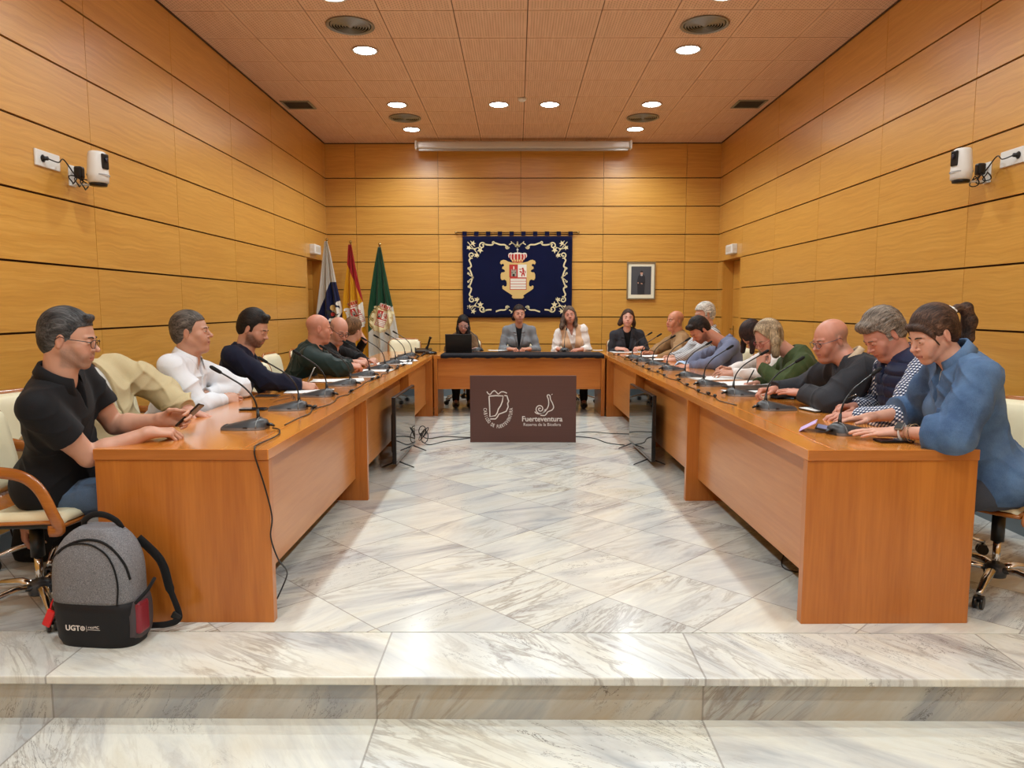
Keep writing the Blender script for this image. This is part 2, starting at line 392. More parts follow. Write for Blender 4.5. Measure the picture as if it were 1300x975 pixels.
# ------------------------------------------------------------------ lights
M_LAMP = NT('lamp_diffuser'); M_LAMP.bs(col=(1, 1, 1), em=(.97, .98, 1), es=22.0); M_LAMP = M_LAMP.m
M_RIM = flat('lamp_rim', (205, 200, 192), .35, .3)
LX = [-1.413, 1.587]; spots = []
for y in (10.03, 8.84, 7.02, 5.82, 4.0, 2.80, 1.0, -.2, -2.0):
    for x in LX: spots.append((x, y))
for x in (-.213, .387): spots.append((x, 8.84)); spots.append((x, 1.0))
def row_word(y): return {10.03: 'nearest the back wall', 8.84: 'just in front of the small far grille', 7.02: 'in the middle of the ceiling', 5.82: 'at the top edge of the photo'}.get(y)
for x, y in spots:
    if y < 5: lab = 'round white recessed downlight above and behind the camera'
    elif abs(x) < 1: lab = ('left' if x < 0 else 'right')+' one of the two middle recessed downlights in line with the screen case'
    else: lab = 'round recessed downlight %s, %s column' % (row_word(y), 'left' if x < 0 else 'right')
    t = thing('ceiling_downlight', (x, y, ZC), lab, 'ceiling light', 'recessed downlights')
    MB().lathe([(.100, 0), (.116, -.002), (.124, -.008), (.117, -.012), (.104, -.010), (.100, -.002)], (x, y, ZC)).build('rim', M_RIM, t)
    MB().lathe([(0, -.011), (.06, -.0105), (.103, -.006), (.103, -.001), (0, -.001)], (x, y, ZC)).build('diffuser', M_LAMP, t, 'glowing white diffuser')
    L = bpy.data.lights.new('downlight', 'SPOT'); L.energy = LAMP_W; L.color = (.84, .965, 1.0); L.shadow_soft_size = .075
    L.spot_size = math.radians(150); L.spot_blend = .6
    o = bpy.data.objects.new('downlight', L); COL.objects.link(o); o.location = (x, y, ZC-.03)
# round air diffusers and square grilles
def round_vent(x, y, r, lab):
    t = thing('ceiling_air_diffuser', (x, y, ZC), lab, 'air vent', 'round ceiling air diffusers')
    MB().lathe([(r*.9, -.002), (r, -.004), (r*1.02, -.012), (r*.94, -.018), (r*.88, -.006)], (x, y, ZC)).build('rim', M_GREY, t)
    mb = MB()
    for k in range(7):
        q = r*(.84-.115*k); mb.lathe([(q, -.003), (q-.012, -.017), (q-.016, -.016), (q-.006, -.003)], (x, y, ZC-.002))
    mb.lathe([(0, -.022), (.012, -.02), (.018, -.01), (0, -.004)], (x, y, ZC)); mb.build('rings', M_GREY, t)
    MB().lathe([(0, -.0015), (r*.9, -.0015), (r*.9, -.0035), (0, -.0035)], (x, y, ZC)).build('cavity', flat('vent_cavity', (40, 38, 36), .8), t)
for x in LX:
    s_ = 'left' if x < 0 else 'right'
    round_vent(x, 6.42, .2, 'round grey ringed air diffuser, larger one near the top of the photo, '+s_+' column')
    round_vent(x, 9.44, .2, 'round grey ringed air diffuser near the back wall between two downlights, '+s_+' column')
for x, s_ in ((-2.58, 'left'), (2.73, 'right')):
    t = thing('ceiling_return_grille', (x, 8.84, ZC), 'square grey slatted grille in the ceiling beside the %s wall' % s_, 'air vent', 'square ceiling grilles')
    mb = MB(); h = .17; w = .026
    for a, b in (((-h, -h), (h, -h+w)), ((-h, h-w), (h, h)), ((-h, -h+w), (-h+w, h-w)), ((h-w, -h+w), (h, h-w))): mb.b2((x+a[0], 8.84+a[1], ZC-.01), (x+b[0], 8.84+b[1], ZC-.0015))
    mb.build('frame', flat('grille_metal', (140, 136, 118), .5), t)
    mb = MB()
    for k in range(11): mb.box((x, 8.84-.125+.025*k, ZC-.006), (.29, .014, .002), rot=(.6, 0, 0))
    mb.build('slats', flat('grille_slats', (96, 92, 78), .6), t)
t = thing('smoke_detector', (.06, 8.6, ZC), 'small white ceiling sensor between the two middle downlights', 'detector')
MB().lathe([(0, -.035), (.03, -.033), (.045, -.02), (.05, -.001), (0, -.001)], (.06, 8.6, ZC)).build('cover', M_WHITE, t)
# projector screen case
a = at_y(527, 181, 10.6); b = at_y(802, 181, 10.6); zt, zb = at_y(660, 180, 10.6).z, at_y(660, 191, 10.6).z
sc_ = thing('projector_screen', ((a.x+b.x)/2, 10.6, zb), 'long white roll-up projector screen case under the ceiling', 'projector screen')
MB().b2((a.x+.03, 10.54, zb+.02), (b.x-.03, 10.64, zt), bev=.02, seg=3).build('case', flat('screen_case', (206, 202, 196), .4, .2), sc_)
for x in (a.x+.015, b.x-.015): MB().b2((x-.015, 10.53, zb+.01), (x+.015, 10.65, zt+.01), bev=.01).build('end_cap', M_WHITE, sc_)
MB().b2((a.x+.05, 10.57, zb-.01), (b.x-.05, 10.60, zb+.025), bev=.004).build('screen_bar', flat('screen_bar', (168, 164, 158), .4, .4), sc_)
for x in (a.x+.6, b.x-.6): MB().b2((x-.02, 10.6, zt-.01), (x+.02, YB, zt+.015)).build('bracket', M_WHITE, sc_)
# emergency light boxes over the doors
def mark(mb, pts, w, M): mb.strip(pts, w, .001, M)
for sd, X, lab in ((-1, XL, 'left'), (1, XR, 'right')):
    c = at_y(397 if sd < 0 else 930, 319, 10.1); z0 = 2.06; yy = 10.1
    t = thing('emergency_light', (X, yy, z0), 'white emergency light box over the door in the %s wall' % lab, 'emergency light', 'emergency lights over the doors')
    MB().b2((X+sd*.004, yy-.15, z0), (X-sd*.075, yy+.15, z0+.13), bev=.012, seg=3).build('housing', M_WHITE, t)
    # dark writing lines on the near side, as in the photo
    mb = MB(); mb.b2((X-sd*.012, yy-.1512, z0+.045), (X-sd*.055, yy-.149, z0+.052)); mb.b2((X-sd*.012, yy-.1512, z0+.06), (X-sd*.045, yy-.149, z0+.066))
    mb.b2((X-sd*.0752, yy-.10, z0+.03), (X-sd*.0765, yy+.10, z0+.10), bev=.0005); mb.build('face_panel', flat('emergency_face', (214, 206, 190), .3), t)
# ------------------------------------------------------------------ wall cameras with sockets
def wall_camera(sd, X, px, py, lab):
    # located where the photo shows it, on the side wall
    d = ray(px, py); P = Vector((0, 0, CAMZ))+d*((X-sd*.17)/d.x); Y, Z = P.y, P.z; i = -sd
    t = thing('conference_camera', (X, Y, Z), lab, 'camera', 'wall cameras facing the room')
    x = X+i*.17
    prof = []
    mb = MB(); n = 28; rows = []
    for k, (zz, rx, ry) in enumerate(((-.095, .055, .060), (-.09, .064, .068), (-.04, .066, .071), (.02, .062, .066), (.08, .057, .059), (.093, .052, .054), (.098, .044, .044))):
        rows.append([Vector((x+rx*math.cos(2*PI*q/n)*.9, Y+ry*math.sin(2*PI*q/n), Z+zz)) for q in range(n+1)])
    mb.sheet(rows); mb.sphere((x, Y, Z+.094), (.042, .043, .008)); mb.sphere((x, Y, Z-.093), (.052, .057, .006), mi=0)
    mb.build('body_shell', M_WHITE, t)
    MB().lathe([(.0665, -.006), (.0668, -.002), (.0665, .002)], (x-.0, Y, Z-.045)).build('seam_ring', flat('seam_grey', (170, 170, 170), .5), t)
    lm = MB(); lm.box((x+i*.057, Y-.015, Z+.035), (.018, .05, .095), rot=(0, 0, -i*.25), bev=.008, seg=3); lens = lm.build('lens_window', M_BLACK, t, 'black lens window')
    MB().lathe([(0, 0), (.014, 0), (.016, .004), (.012, .006), (0, .006)], (x+i*.066, Y-.015, Z+.045), (0, i*PI/2, 0)).build('lens', flat('lens_glass', (40, 44, 60), .05), lens)
    MB().lathe([(0, -.115), (.048, -.113), (.052, -.1), (.045, -.093)], (x, Y, Z)).build('foot', M_BLACK, t)
    MB().box((X+i*.06, Y, Z-.105), (.12, .03, .012), bev=.004).box((X+i*.005, Y, Z-.05), (.01, .07, .13), bev=.004).box((X+i*.055, Y-.005, Z-.03), (.05, .05, .075), bev=.012, mi=1).build('wall_bracket', [M_WHITE, M_BLACK], t)
    pY = Y-.27; pZ = Z+.0
    s = thing('wall_socket', (X, pY, pZ-.04), 'white double wall socket plate beside the %s camera' % ('left' if sd < 0 else 'right'), 'socket', 'wall sockets behind the cameras')
    MB().box((X+i*.006, pY+.03, pZ), (.012, .23, .095), bev=.004).build('plate', M_WHITE, s)
    MB().lathe([(0, 0), (.02, 0), (.022, .003), (.012, .012), (.012, .03), (0, .032)], (X+i*.012, pY-.02, pZ), (0, i*PI/2, 0)).build('plug', M_BLACK, s)
    mb = MB(); q = random.Random(3)
    mb.tube(smooth_path([(X+i*.04, pY-.02, pZ), (X+i*.06, pY+.05, pZ-.01), (X+i*.05, pY+.12, pZ+.02), (X+i*.07, pY+.2, pZ-.06), (X+i*.1, Y, Z-.10)]), .004, 6)
    for k in range(3):
        cx, cy, cz, r = X+i*(.05+.02*k), Y-.07+.03*k, Z-.085-.01*k, .032+.004*k
        mb.tube([(cx+.01*math.sin(a*2), cy+r*math.cos(a), cz+r*.8*math.sin(a)) for a in [2*PI*j/18 for j in range(18)]], .0038, 6, closed=True)
    mb.build('power_cable', M_BLACK, t, 'black looped cable')
wall_camera(-1, XL, 124, 213, 'white cylindrical conference camera on the left wall')
wall_camera(1, XR, 1221, 209, 'white cylindrical conference camera on the right wall')
# ------------------------------------------------------------------ framed portrait
tl = at_y(796, 333, 10.86); br = at_y(831, 380, 10.86); y = 10.835
t = thing('framed_portrait', ((tl.x+br.x)/2, y, br.z), 'small framed standing portrait photo on the back wall', 'picture')
mb = MB(); w = .018
for a, b in (((tl.x, br.z), (br.x, br.z+w)), ((tl.x, tl.z-w), (br.x, tl.z)), ((tl.x, br.z+w), (tl.x+w, tl.z-w)), ((br.x-w, br.z+w), (br.x, tl.z-w))): mb.b2((a[0], y-.012, a[1]), (b[0], YB-.002, b[1]), bev=.003)
mb.build('frame', flat('pewter_frame', (150, 140, 116), .35, .5), t)
MB().b2((tl.x+w, y, br.z+w), (br.x-w, YB-.004, tl.z-w)).build('mount', flat('cream_mount', (238, 232, 208), .8), t)
i0, i1, j0, j1 = tl.x+.062, br.x-.062, br.z+.07, tl.z-.062
MB().b2((i0, y-.002, j0), (i1, y+.001, j1)).build('photo_print', flat('print_grey', (74, 76, 82), .5), t)
PM = Matrix(((1, 0, 0, (i0+i1)/2+.0), (0, 0, -1, y-.002), (0, 1, 0, j0), (0, 0, 0, 1)))
H_ = j1-j0; mb = MB()
mb.prism([(-.05, 0), (-.055, .12), (-.06, .2), (-.045, .27), (-.015, .295), (.03, .295), (.055, .27), (.062, .2), (.055, .12), (.05, 0)], .001, PM)
mb.prism([(-.012, .29), (.006, .262), (.022, .29)], .0014, PM, mi=3); mb.prism([(.004, .288), (.0, .255), (.006, .245), (.012, .255), (.009, .288)], .0016, PM, mi=4)
mb.prism([(.005+.02*math.cos(a), .315+.027*math.sin(a)) for a in [2*PI*k/16 for k in range(16)]], .0012, PM, mi=1)
mb.prism([(.005+.022*math.cos(a), .325+.022*math.sin(a)) for a in [PI*k/10 for k in range(11)]], .0016, PM, mi=2)
mb.prism([(-.05, .165), (.03, .15), (.055, .175), (.05, .19), (.0, .175), (-.045, .185)], .0016, PM, mi=2)
mb.prism([(-.052, .165), (-.035, .16), (-.035, .178), (-.052, .18)], .002, PM, mi=1); mb.prism([(-.005, .157), (.02, .15), (.02, .165), (-.005, .17)], .002, PM, mi=1)
mb.build('portrait_figure', [flat('print_suit', (40, 42, 50), .5), flat('print_skin', (196, 150, 128), .5), flat('print_dark', (26, 24, 26), .5), M_WHITE, flat('print_tie', (60, 50, 70), .5)], t)
# ------------------------------------------------------------------ tables
W1, W2 = (206, 128, 62), (184, 104, 44)
M_TOP_Y = wood('cherry_top_long', (214, 138, 58), (192, 112, 40), 'y', .8, .16, .5)
M_TOP_X = wood('cherry_top_cross', (210, 136, 60), (188, 112, 44), 'x', .8, .16, .5)
M_LEG_Z = wood('cherry_upright', (192, 116, 44), (168, 94, 30), 'z', .9, .3, .3)
M_PAN_Y = wood('cherry_panel_long', (202, 134, 70), (184, 114, 54), 'y', .7, .3, .35)
M_PAN_X = wood('cherry_panel_cross', (196, 120, 52), (172, 96, 36), 'x', .7, .3, .3)
M_EDGE = wood('cherry_edge', (182, 110, 50), (162, 92, 36), 'x', .8, .3, .3)
TT = .75
def side_table(sgn, x_in, y0, y1, w, rotz, lab):
    """local frame: origin at the near inner corner on the floor; x grows outward, y away"""
    t = thing('conference_table', (0, 0, 0), lab, 'table', 'side tables of the horseshoe')
    s = sgn; L = y1-y0
    def bx(a, b, **k):
        a = (s*a[0], a[1], a[2]); b = (s*b[0], b[1], b[2])
        return tuple(min(p, q) for p, q in zip(a, b)), tuple(max(p, q) for p, q in zip(a, b))
    mb = MB(); q = .045
    mb.b2(*bx((0, 0, TT-q), (.108, L, TT)), bev=.002, seg=1); mb.b2(*bx((.113, 0.0, TT-q), (w, L, TT)), bev=.002, seg=1)
    mb.b2(*bx((.10, .06, TT-q), (.12, L-.02, TT-.008)), mi=1); mb.b2(*bx((.10, 0, TT-q), (.12, .05, TT-.0005)))
    mb.build('tabletop', [M_TOP_Y, M_GAP], t)
    MB().b2(*bx((.002, .006, 0), (w-.002, .05, TT-q-.001)), bev=.0015, seg=1).build('end_panel', M_LEG_Z, t)
    MB().b2(*bx((.004, -.0015, TT-q+.001), (w-.004, .001, TT-.001))).build('edge_band', M_EDGE, t)
    for yl in (1.97, 3.93, 5.86):
        MB().b2(*bx((.002, yl, 0), (.30, yl+.042, TT-q-.001)), bev=.0015, seg=1).build('leg', M_LEG_Z, t)
    MB().b2(*bx((.004, L-.05, 0), (w-.004, L-.006, TT-q-.001))).build('leg', M_LEG_Z, t)
    for a, b in ((.051, 1.968), (2.014, 3.928), (3.974, 5.858)):
        MB().b2(*bx((.085, a, .155), (.103, b, TT-q-.001))).build('modesty_panel', M_PAN_Y, t)
    MB().b2(*bx((.02, .051, TT-q-.05), (.045, 5.858, TT-q-.001))).build('rail', M_LEG_Z, t) if False else None
    t.location = (x_in, y0, 0); t.rotation_euler = (0, 0, rotz); return t
RROT = math.atan(.105/5.9)
side_table(-1, -1.03, 2.95, 9.65, .73, 0, 'long wooden table along the left, with the backpack leaning on its end')
side_table(1, 1.203, 2.95, 9.65, .715, RROT, 'long wooden table along the right, where the woman in denim sits')
def rx(x, y):  # point on the right table: x from its inner edge outward, y along
    c, s = math.cos(RROT), math.sin(RROT); return Vector((1.203+x*c-(y-2.95)*s, 2.95+x*s+(y-2.95)*c, 0))
t = thing('head_table', (.04, 9.2, 0), 'wooden head table across the far end under a black runner', 'table')
hx0, hx1 = -1.018, 1.083
MB().b2((hx0, 8.85, TT-.045), (hx1, 9.64, TT), bev=.002, seg=1).build('tabletop', M_TOP_X, t)
MB().b2((hx0, 8.90, .33), (hx1, 8.92, TT-.046)).build('front_panel', M_PAN_X, t)
for a, b in ((hx0+.002, hx0+.045), (hx1-.045, hx1-.002)): MB().b2((a, 8.852, 0), (b, 9.60, TT-.046)).build('leg', M_LEG_Z, t)
M_CLOTH = fabric('black_runner_cloth', (14, 14, 20), (30, 30, 38), 250, .3)
mb = MB(); rows = []
q = random.Random(5)
for j in range(61):
    x = -.93+(1.07+.93)*j/60; r = []
    ph = .004*math.sin(x*23)+.003*math.sin(x*61+1)
    for (yy, zz) in ((9.50, TT+.004), (9.35, TT+.010), (9.1, TT+.012), (8.9, TT+.011+ph*.5), (8.84, TT+.010), (8.832+ph*.3, TT-.005), (8.835+ph*.6, TT-.032+ph)): r.append((x, yy, zz))
    rows.append(r)
mb.sheet(rows, thick=.004); o = mb.build('table_runner', M_CLOTH, None, 'folded black cloth runner laid along the head table edge', 'cloth')
# ------------------------------------------------------------------ conference chairs
M_SHELL = wood('bentwood_shell', (176, 106, 44), (150, 82, 30), 'x', 1.2, .25, .4)
M_CREAM = NT('cream_leather'); _o = M_CREAM.obj(); M_CREAM.bs(col=M_CREAM.mix(M_CREAM.noise(_o, 5, 3), lin(226, 214, 176), lin(238, 229, 198)), rough=.42, spec=.4); M_CREAM.bump(M_CREAM.noise(_o, 160, 2), .12, .001); M_CREAM = M_CREAM.m
def make_chair():
    t = thing('conference_chair', (0, 0, 0), '', 'chair')
    prof = smooth_path([(-.30, 0, .90), (-.275, 0, .78), (-.245, 0, .64), (-.215, 0, .52), (-.165, 0, .455), (-.08, 0, .435), (.08, 0, .437), (.20, 0, .44), (.255, 0, .425)], 4)
    def hw(i): 
        p = prof[i]; z = p.z
        w = .235
        if z > .82: w = .235*math.sqrt(max(.05, 1-((z-.82)/.085)**2*.62))
        if .46 < z < .62: w = .235-.03*math.sin((z-.46)/.16*PI)
        return w
    mb = MB(); rows = []
    for i, p in enumerate(prof):
        w = hw(i); rows.append([(p.x-.018*(abs(v)**2)*0+.02*(v*v)*(1 if p.z > .5 else 0), v*w, p.z+.012*(v*v)*(0 if p.z > .5 else 1)) for v in [k/6-1 for k in range(13)]])
    mb.sheet(rows, thick=.014); mb.build('shell', M_SHELL, t)
    def pad(i0, i1, name, off):
        mb = MB(); rows = []
        for i in range(i0, i1+1):
            p = prof[i]; n = (prof[min(i+1, len(prof)-1)]-prof[max(i-1, 0)]).normalized(); nn = Vector((-n.z, 0, n.x)); nn = nn if (nn.x > .3 or nn.z > .3) else -nn
            e = min(1, (i-i0+.15)/1.6, (i1-i+.15)/1.6); th = .010+off*math.sqrt(max(0, e))
            r = []
            for k in range(17):
                v = k/8-1; e2 = math.sqrt(max(0, min(1, (1-abs(v))/.12))); w = hw(i)-.012
                cup = .02*v*v if p.z > .5 else 0
                r.append((p.x+cup+nn.x*(.010+(th-.010)*e2), v*w, p.z+nn.z*(.010+(th-.010)*e2)+(.012*v*v if p.z < .5 else 0)))
            rows.append(r)
        mb.sheet(rows, thick=.006); mb.build(name, M_CREAM, t, 'cream leather pad')
    pad(1, 13, 'back_pad', .038); pad(19, 31, 'seat_pad', .035)
    for s in (-1, 1):
        y = s*.262
        path = smooth_path([(-.262, s*.236, .70), (-.235, y, .685), (-.10, y, .68), (.04, y, .675), (.13, y, .655), (.19, y, .60), (.235, y, .50), (.25, s*.25, .435), (.20, s*.238, .425)], 5)
        MB().tube(path, .022, 8, flat_=(1.15, .34), up=(0, 1, 0)).build('armrest', M_SHELL, t)
    MB().lathe([(.0, .425), (.09, .425), (.10, .40), (.05, .375), (0, .375)]).box((0, 0, .405), (.24, .2, .03), bev=.01).build('seat_mechanism', M_BLACK, t)
    MB().cyl((0, 0, .385), (0, 0, .24), .028).build('column_sleeve', M_BLACK, t)
    MB().cyl((0, 0, .26), (0, 0, .08), .0165).build('gas_cylinder', M_CHROME, t)
    MB().lathe([(0, .07), (.045, .07), (.05, .10), (.035, .13), (0, .13)]).build('hub', M_DARKGREY, t)
    for k in range(5):
        a = 2*PI*k/5+.35; c, s = math.cos(a), math.sin(a)
        leg = MB().tube([(c*r, s*r, z) for r, z in ((.03, .105), (.1, .115), (.2, .10), (.28, .078), (.31, .07))], [.022, .022, .019, .015, .012], 8, flat_=(1, .7)).build('leg', M_CHROME, t)
        mb = MB(); d = Vector((-s, c, 0)); p = Vector((c*.30, s*.30, .028))
        for e in (-1, 1):
            mb.cyl(p+d*(.006*e), p+d*(.02*e), .028, n=16)
        mb.cyl(p+Vector((0, 0, 0)), p+Vector((0, 0, .048)), .006); mb.box((p.x, p.y, .05), (.04, .04, .012), rot=(0, 0, a), bev=.004); mb.build('caster', M_BLACK, leg)
    return t
chair0 = make_chair(); _used = [0]; CHAIRS = 'wood and cream conference chairs'
def chair(x, y, face, lab):
    o = chair0 if not _used[0] else copy_tree(chair0); _used[0] = 1
    o.location = (x, y, 0); o.rotation_euler = (0, 0, face); o['label'] = lab; o['group'] = CHAIRS; return o
# ------------------------------------------------------------------ gooseneck microphones
M_MICTOP = flat('microphone_dark_grey', (50, 50, 52), .4); M_MICSIDE = flat('microphone_taupe', (112, 100, 92), .35, .3); M_MICRIM = flat('microphone_rim', (120, 122, 122), .35, .5)
def make_mic():
    t = thing('gooseneck_microphone', (0, 0, 0), '', 'microphone')
    # wedge base: tall rounded end at x<0, low wide toe towards the speaker (+x)
    rows = []; n = 12
    outline = [(-.055, .030, .030), (-.048, .045, .044), (-.02, .058, .052), (.02, .064, .048), (.07, .068, .036), (.12, .066, .024), (.150, .058, .016)]
    mb = MB()
    for x, w, h in outline:
        r = []
        for k in range(n+1):
            v = k/n*2-1; r.append((x, v*w, .012+(h-.012)*math.sqrt(max(0, 1-abs(v)**3.0))))
        rows.append(r)
    mb.sheet(rows); rows2 = [[(x, -w*1.03, .0), (x, -w, .012)] for x, w, h in outline]
    b = mb
    for sgn in (-1, 1): b.sheet([[(x, sgn*(w+.004), .001), (x, sgn*w, .0125)] for x, w, h in outline], mi=1)
    b.sheet([[(.152, v*.062, .001), (.150, v*.058, .0165*math.sqrt(max(0, 1-abs(v)**3))+.004)] for v in [k/6-1 for k in range(13)]], mi=1)
    b.sheet([[(x, -w-.004, .001), (x, w+.004, .001)] for x, w, h in outline], mi=0)
    b.sheet([[(-.055, v*.034, .001), (-.055, v*.030, .012+.018*math.sqrt(max(0, 1-abs(v)**3)))] for v in [k/6-1 for k in range(13)]], mi=0)
    b.build('base', [M_MICTOP, M_MICSIDE], t)
    MB().tube([(-.018+.0, y, z) for y, z in [(.058*math.cos(a), .008+.047*math.sin(a)) for a in [PI*k/14 for k in range(15)]]], .0035, 6).build('rim', M_MICRIM, t, 'grey curved trim')
    for e in (-1, 1): MB().box((.03, e*.0665, .014), (.022, .004, .006), bev=.002).build('button', M_BLACK, t)
    MB().tube([(-.05, 0, .022), (-.075, 0, .02), (-.09, 0, .012)], [.009, .008, .005], 8).build('cable_boot', M_BLACK, t)
    neck = smooth_path([(-.012, 0, .042), (-.010, 0, .09), (.008, 0, .15), (.055, 0, .205), (.115, 0, .245), (.165, 0, .275)], 5)
    MB().tube([(-.012, 0, .035), (-.012, 0, .06), (-.010, 0, .095)], [.013, .009, .006], 12).tube(neck, .0042, 8).build('gooseneck', M_BLACK, t)
    cp = MB().tube([(.158, 0, .271), (.165, 0, .275), (.185, 0, .287), (.205, 0, .299), (.213, 0, .303)], [.006, .0085, .0095, .0095, .005], 12)
    cp.build('capsule', flat('foam_black', (12, 12, 12), .9), t); return t
mic0 = make_mic(); _mu = [0]
def mic(x, y, face, lab, z=TT, tilt=0):
    o = mic0 if not _mu[0] else copy_tree(mic0); _mu[0] = 1
    o.location = (x, y, z); o.rotation_euler = (0, 0, face); o['label'] = lab; o['group'] = 'gooseneck microphones on the tables'; return o
ORD = ['nearest the camera', 'second from the camera', 'third from the camera', 'fourth from the camera', 'fifth from the camera', 'sixth from the camera', 'seventh from the camera', 'eighth from the camera', 'farthest from the camera']
LM = [3.47, 4.13, 4.75, 5.42, 6.15, 6.85, 7.5, 8.1, 8.65]
for i, y in enumerate(LM): mic(-1.265+(.004*math.sin(i*3)), y, PI+.1*math.sin(i*2.3), 'black gooseneck microphone on the left table, '+ORD[i])
RM = [(1068, 551, .3), (974, 520, .1), (933, 502, -.05), (895, 490, .1), (871, 479, 0), (848, 470, .1), (830, 463.5, -.1), (815, 459.5, .1), (804, 455.5, 0)]
for i, (px, py, a) in enumerate(RM):
    P = at_z(px, py, TT); mic(P.x, P.y, RROT+a, 'black gooseneck microphone on the right table, '+ORD[i])
mic(-.62+.12, 9.42, PI/2+.9, 'small gooseneck microphone beside the laptop on the head table', TT+.015)
mic(.62, 9.40, PI/2-.2, 'gooseneck microphone in front of the woman in the peach vest', TT+.012)
# cables and inline plugs on the groove
def cable_run(side, y0, y1, lab):
    mb = MB(); q = random.Random(11 if side < 0 else 23); y = y0; pts = []; plugs = []
    while y < y1:
        if side < 0: X, Y = -1.03-.10-q.uniform(.0, .05), y
        else:
            P = rx(.09+q.uniform(0, .05), y); X, Y = P.x, P.y
        pts.append((X, Y, TT+.004)); 
        if q.random() < .4: plugs.append((X, Y))
        y += q.uniform(.12, .22)
    mb.tube(smooth_path(pts, 4), .003, 6)
    mb.build('microphone_cable', M_BLACK, None, lab, 'cable')
    for (X, Y) in plugs:
        MB().box((X+.002, Y+.02, TT+.0145), (.022, .045, .016), rot=(0, 0, q.uniform(-.3, .3)), bev=.006, seg=3).tube([(X, Y, TT+.01), (X-.01, Y-.02, TT+.008)], .004, 6).build('cable_connector', M_BLACK, None, 'small black inline plug on the %s table cable' % ('left' if side < 0 else 'right'), 'plug', 'inline plugs on the %s table' % ('left' if side < 0 else 'right'))
cable_run(-1, 3.55, 9.1, 'black microphone cable lying along the groove of the left table'); cable_run(1, 4.3, 9.1, 'black microphone cable lying along the groove of the right table')
mb = MB(); mb.tube(smooth_path([(-1.175, 3.44, TT+.008), (-1.13, 3.40, TT+.006), (-1.09, 3.25, TT+.006), (-1.10, 3.02, TT+.006), (-1.085, 2.951, TT+.004), (-1.08, 2.938, TT-.03), (-1.045, 2.935, .60), (-1.02, 2.94, .47), (-1.028, 2.94, .38), (-1.008, 2.96, .28), (-1.0, 3.04, .20), (-1.03, 3.12, .13), (-1.10, 3.2, .004)], 7), .0035, 6)
mb.build('hanging_cable', M_BLACK, None, 'black cable hanging over the near end of the left table to the floor', 'cable')
P = at_z(1016, 728, 0); Q = at_z(965, 678, 0)
MB().tube(smooth_path([(Q.x+.08, Q.y+.1, .30), (Q.x+.03, Q.y, .12), (Q.x+.0, Q.y-.05, .006), (Q.x+.03, Q.y-.14, .004), (Q.x+.06, Q.y-.24, .004), (P.x-.06, P.y+.08, .004), (P.x+.06, P.y, .004), (P.x+.25, P.y+.1, .004)], 6), .0035, 6).build('floor_cable', M_BLACK, None, 'black cable curling out from under the right table on the marble', 'cable')
# ------------------------------------------------------------------ televisions
M_SCREEN = NT('television_glass'); M_SCREEN.bs(col=lin(14, 14, 16), rough=.035, spec=.9, ior=1.7); M_SCREEN = M_SCREEN.m
M_BEZEL = flat('television_bezel', (20, 20, 22), .3)
def tv(X, Yc, face, lab, foot=1):
    t = thing('television', (0, 0, 0), lab, 'television', 'televisions standing on the floor')
    W, H, zb = .97, .555, .055   # local: screen faces +x, width along y
    MB().b2((-.02, -W/2, zb), (.012, W/2, zb+H), bev=.004).box((-.035, 0, zb+H*.42), (.04, W*.72, H*.6), bev=.015).build('casing', M_BEZEL, t)
    MB().b2((.0118, -W/2+.010, zb+.016), (.0135, W/2-.010, zb+H-.010)).build('screen', M_SCREEN, t)
    MB().b2((.0118, -W/2+.004, zb+.001), (.016, W/2-.004, zb+.012)).build('lower_trim', M_GREY, t)
    for s in (-1, 1):
        y = s*(W/2-.13); mb = MB()
        for e in (-1, 1): mb.tube([(-.004, y, zb+.006), (e*.06, y-s*.0, zb-.02), (e*.135, y+s*.02*0, .006)], [.008, .008, .0055], 6, flat_=(1.3, .8))
        mb.build('foot', M_BLACK, t)
    t.location = (X, Yc, 0); t.rotation_euler = (0, 0, face); return t
tv(-.985, 6.30, -.02, 'flat television standing on the floor against the left table')
tv(1.115, 6.42, PI+.04, 'flat television standing on the floor against the right table')
mb = MB()
for k in range(4):
    q = random.Random(k); c = Vector((-.93+.03*q.random(), 6.98+.05*q.random(), .07+.02*k))
    mb.tube([c+Vector((.035*math.cos(a), .03*math.sin(a), .055*math.sin(a+k))) for a in [2*PI*j/16 for j in range(16)]], .0045, 6, closed=True)
mb.tube(smooth_path([(-.93, 7.0, .03), (-.85, 6.95, .005), (-.7, 7.15, .004), (-.5, 7.3, .005), (-.42, 7.35, .004)]), .005, 6)
mb.tube(smooth_path([(-.95, 7.05, .10), (-.9, 7.2, .02), (-.75, 7.40, .005), (-.55, 7.35, .006), (-.40, 7.38, .005), (-.1, 7.5, .005), (.4, 7.42, .005), (.75, 7.35, .004), (.9, 7.05, .004), (1.05, 6.95, .004)]), .005, 6)
mb.build('television_cable', M_BLACK, None, 'tangled black cables running across the floor behind the brown sign', 'cable')
MB().tube(smooth_path([(.6, 7.62, .004), (.8, 7.7, .004), (1.0, 7.6, .004), (1.3, 7.55, .004)]), .004, 6).build('thin_cable', M_BLACK, None, 'thin second cable on the floor right of the brown sign', 'cable')
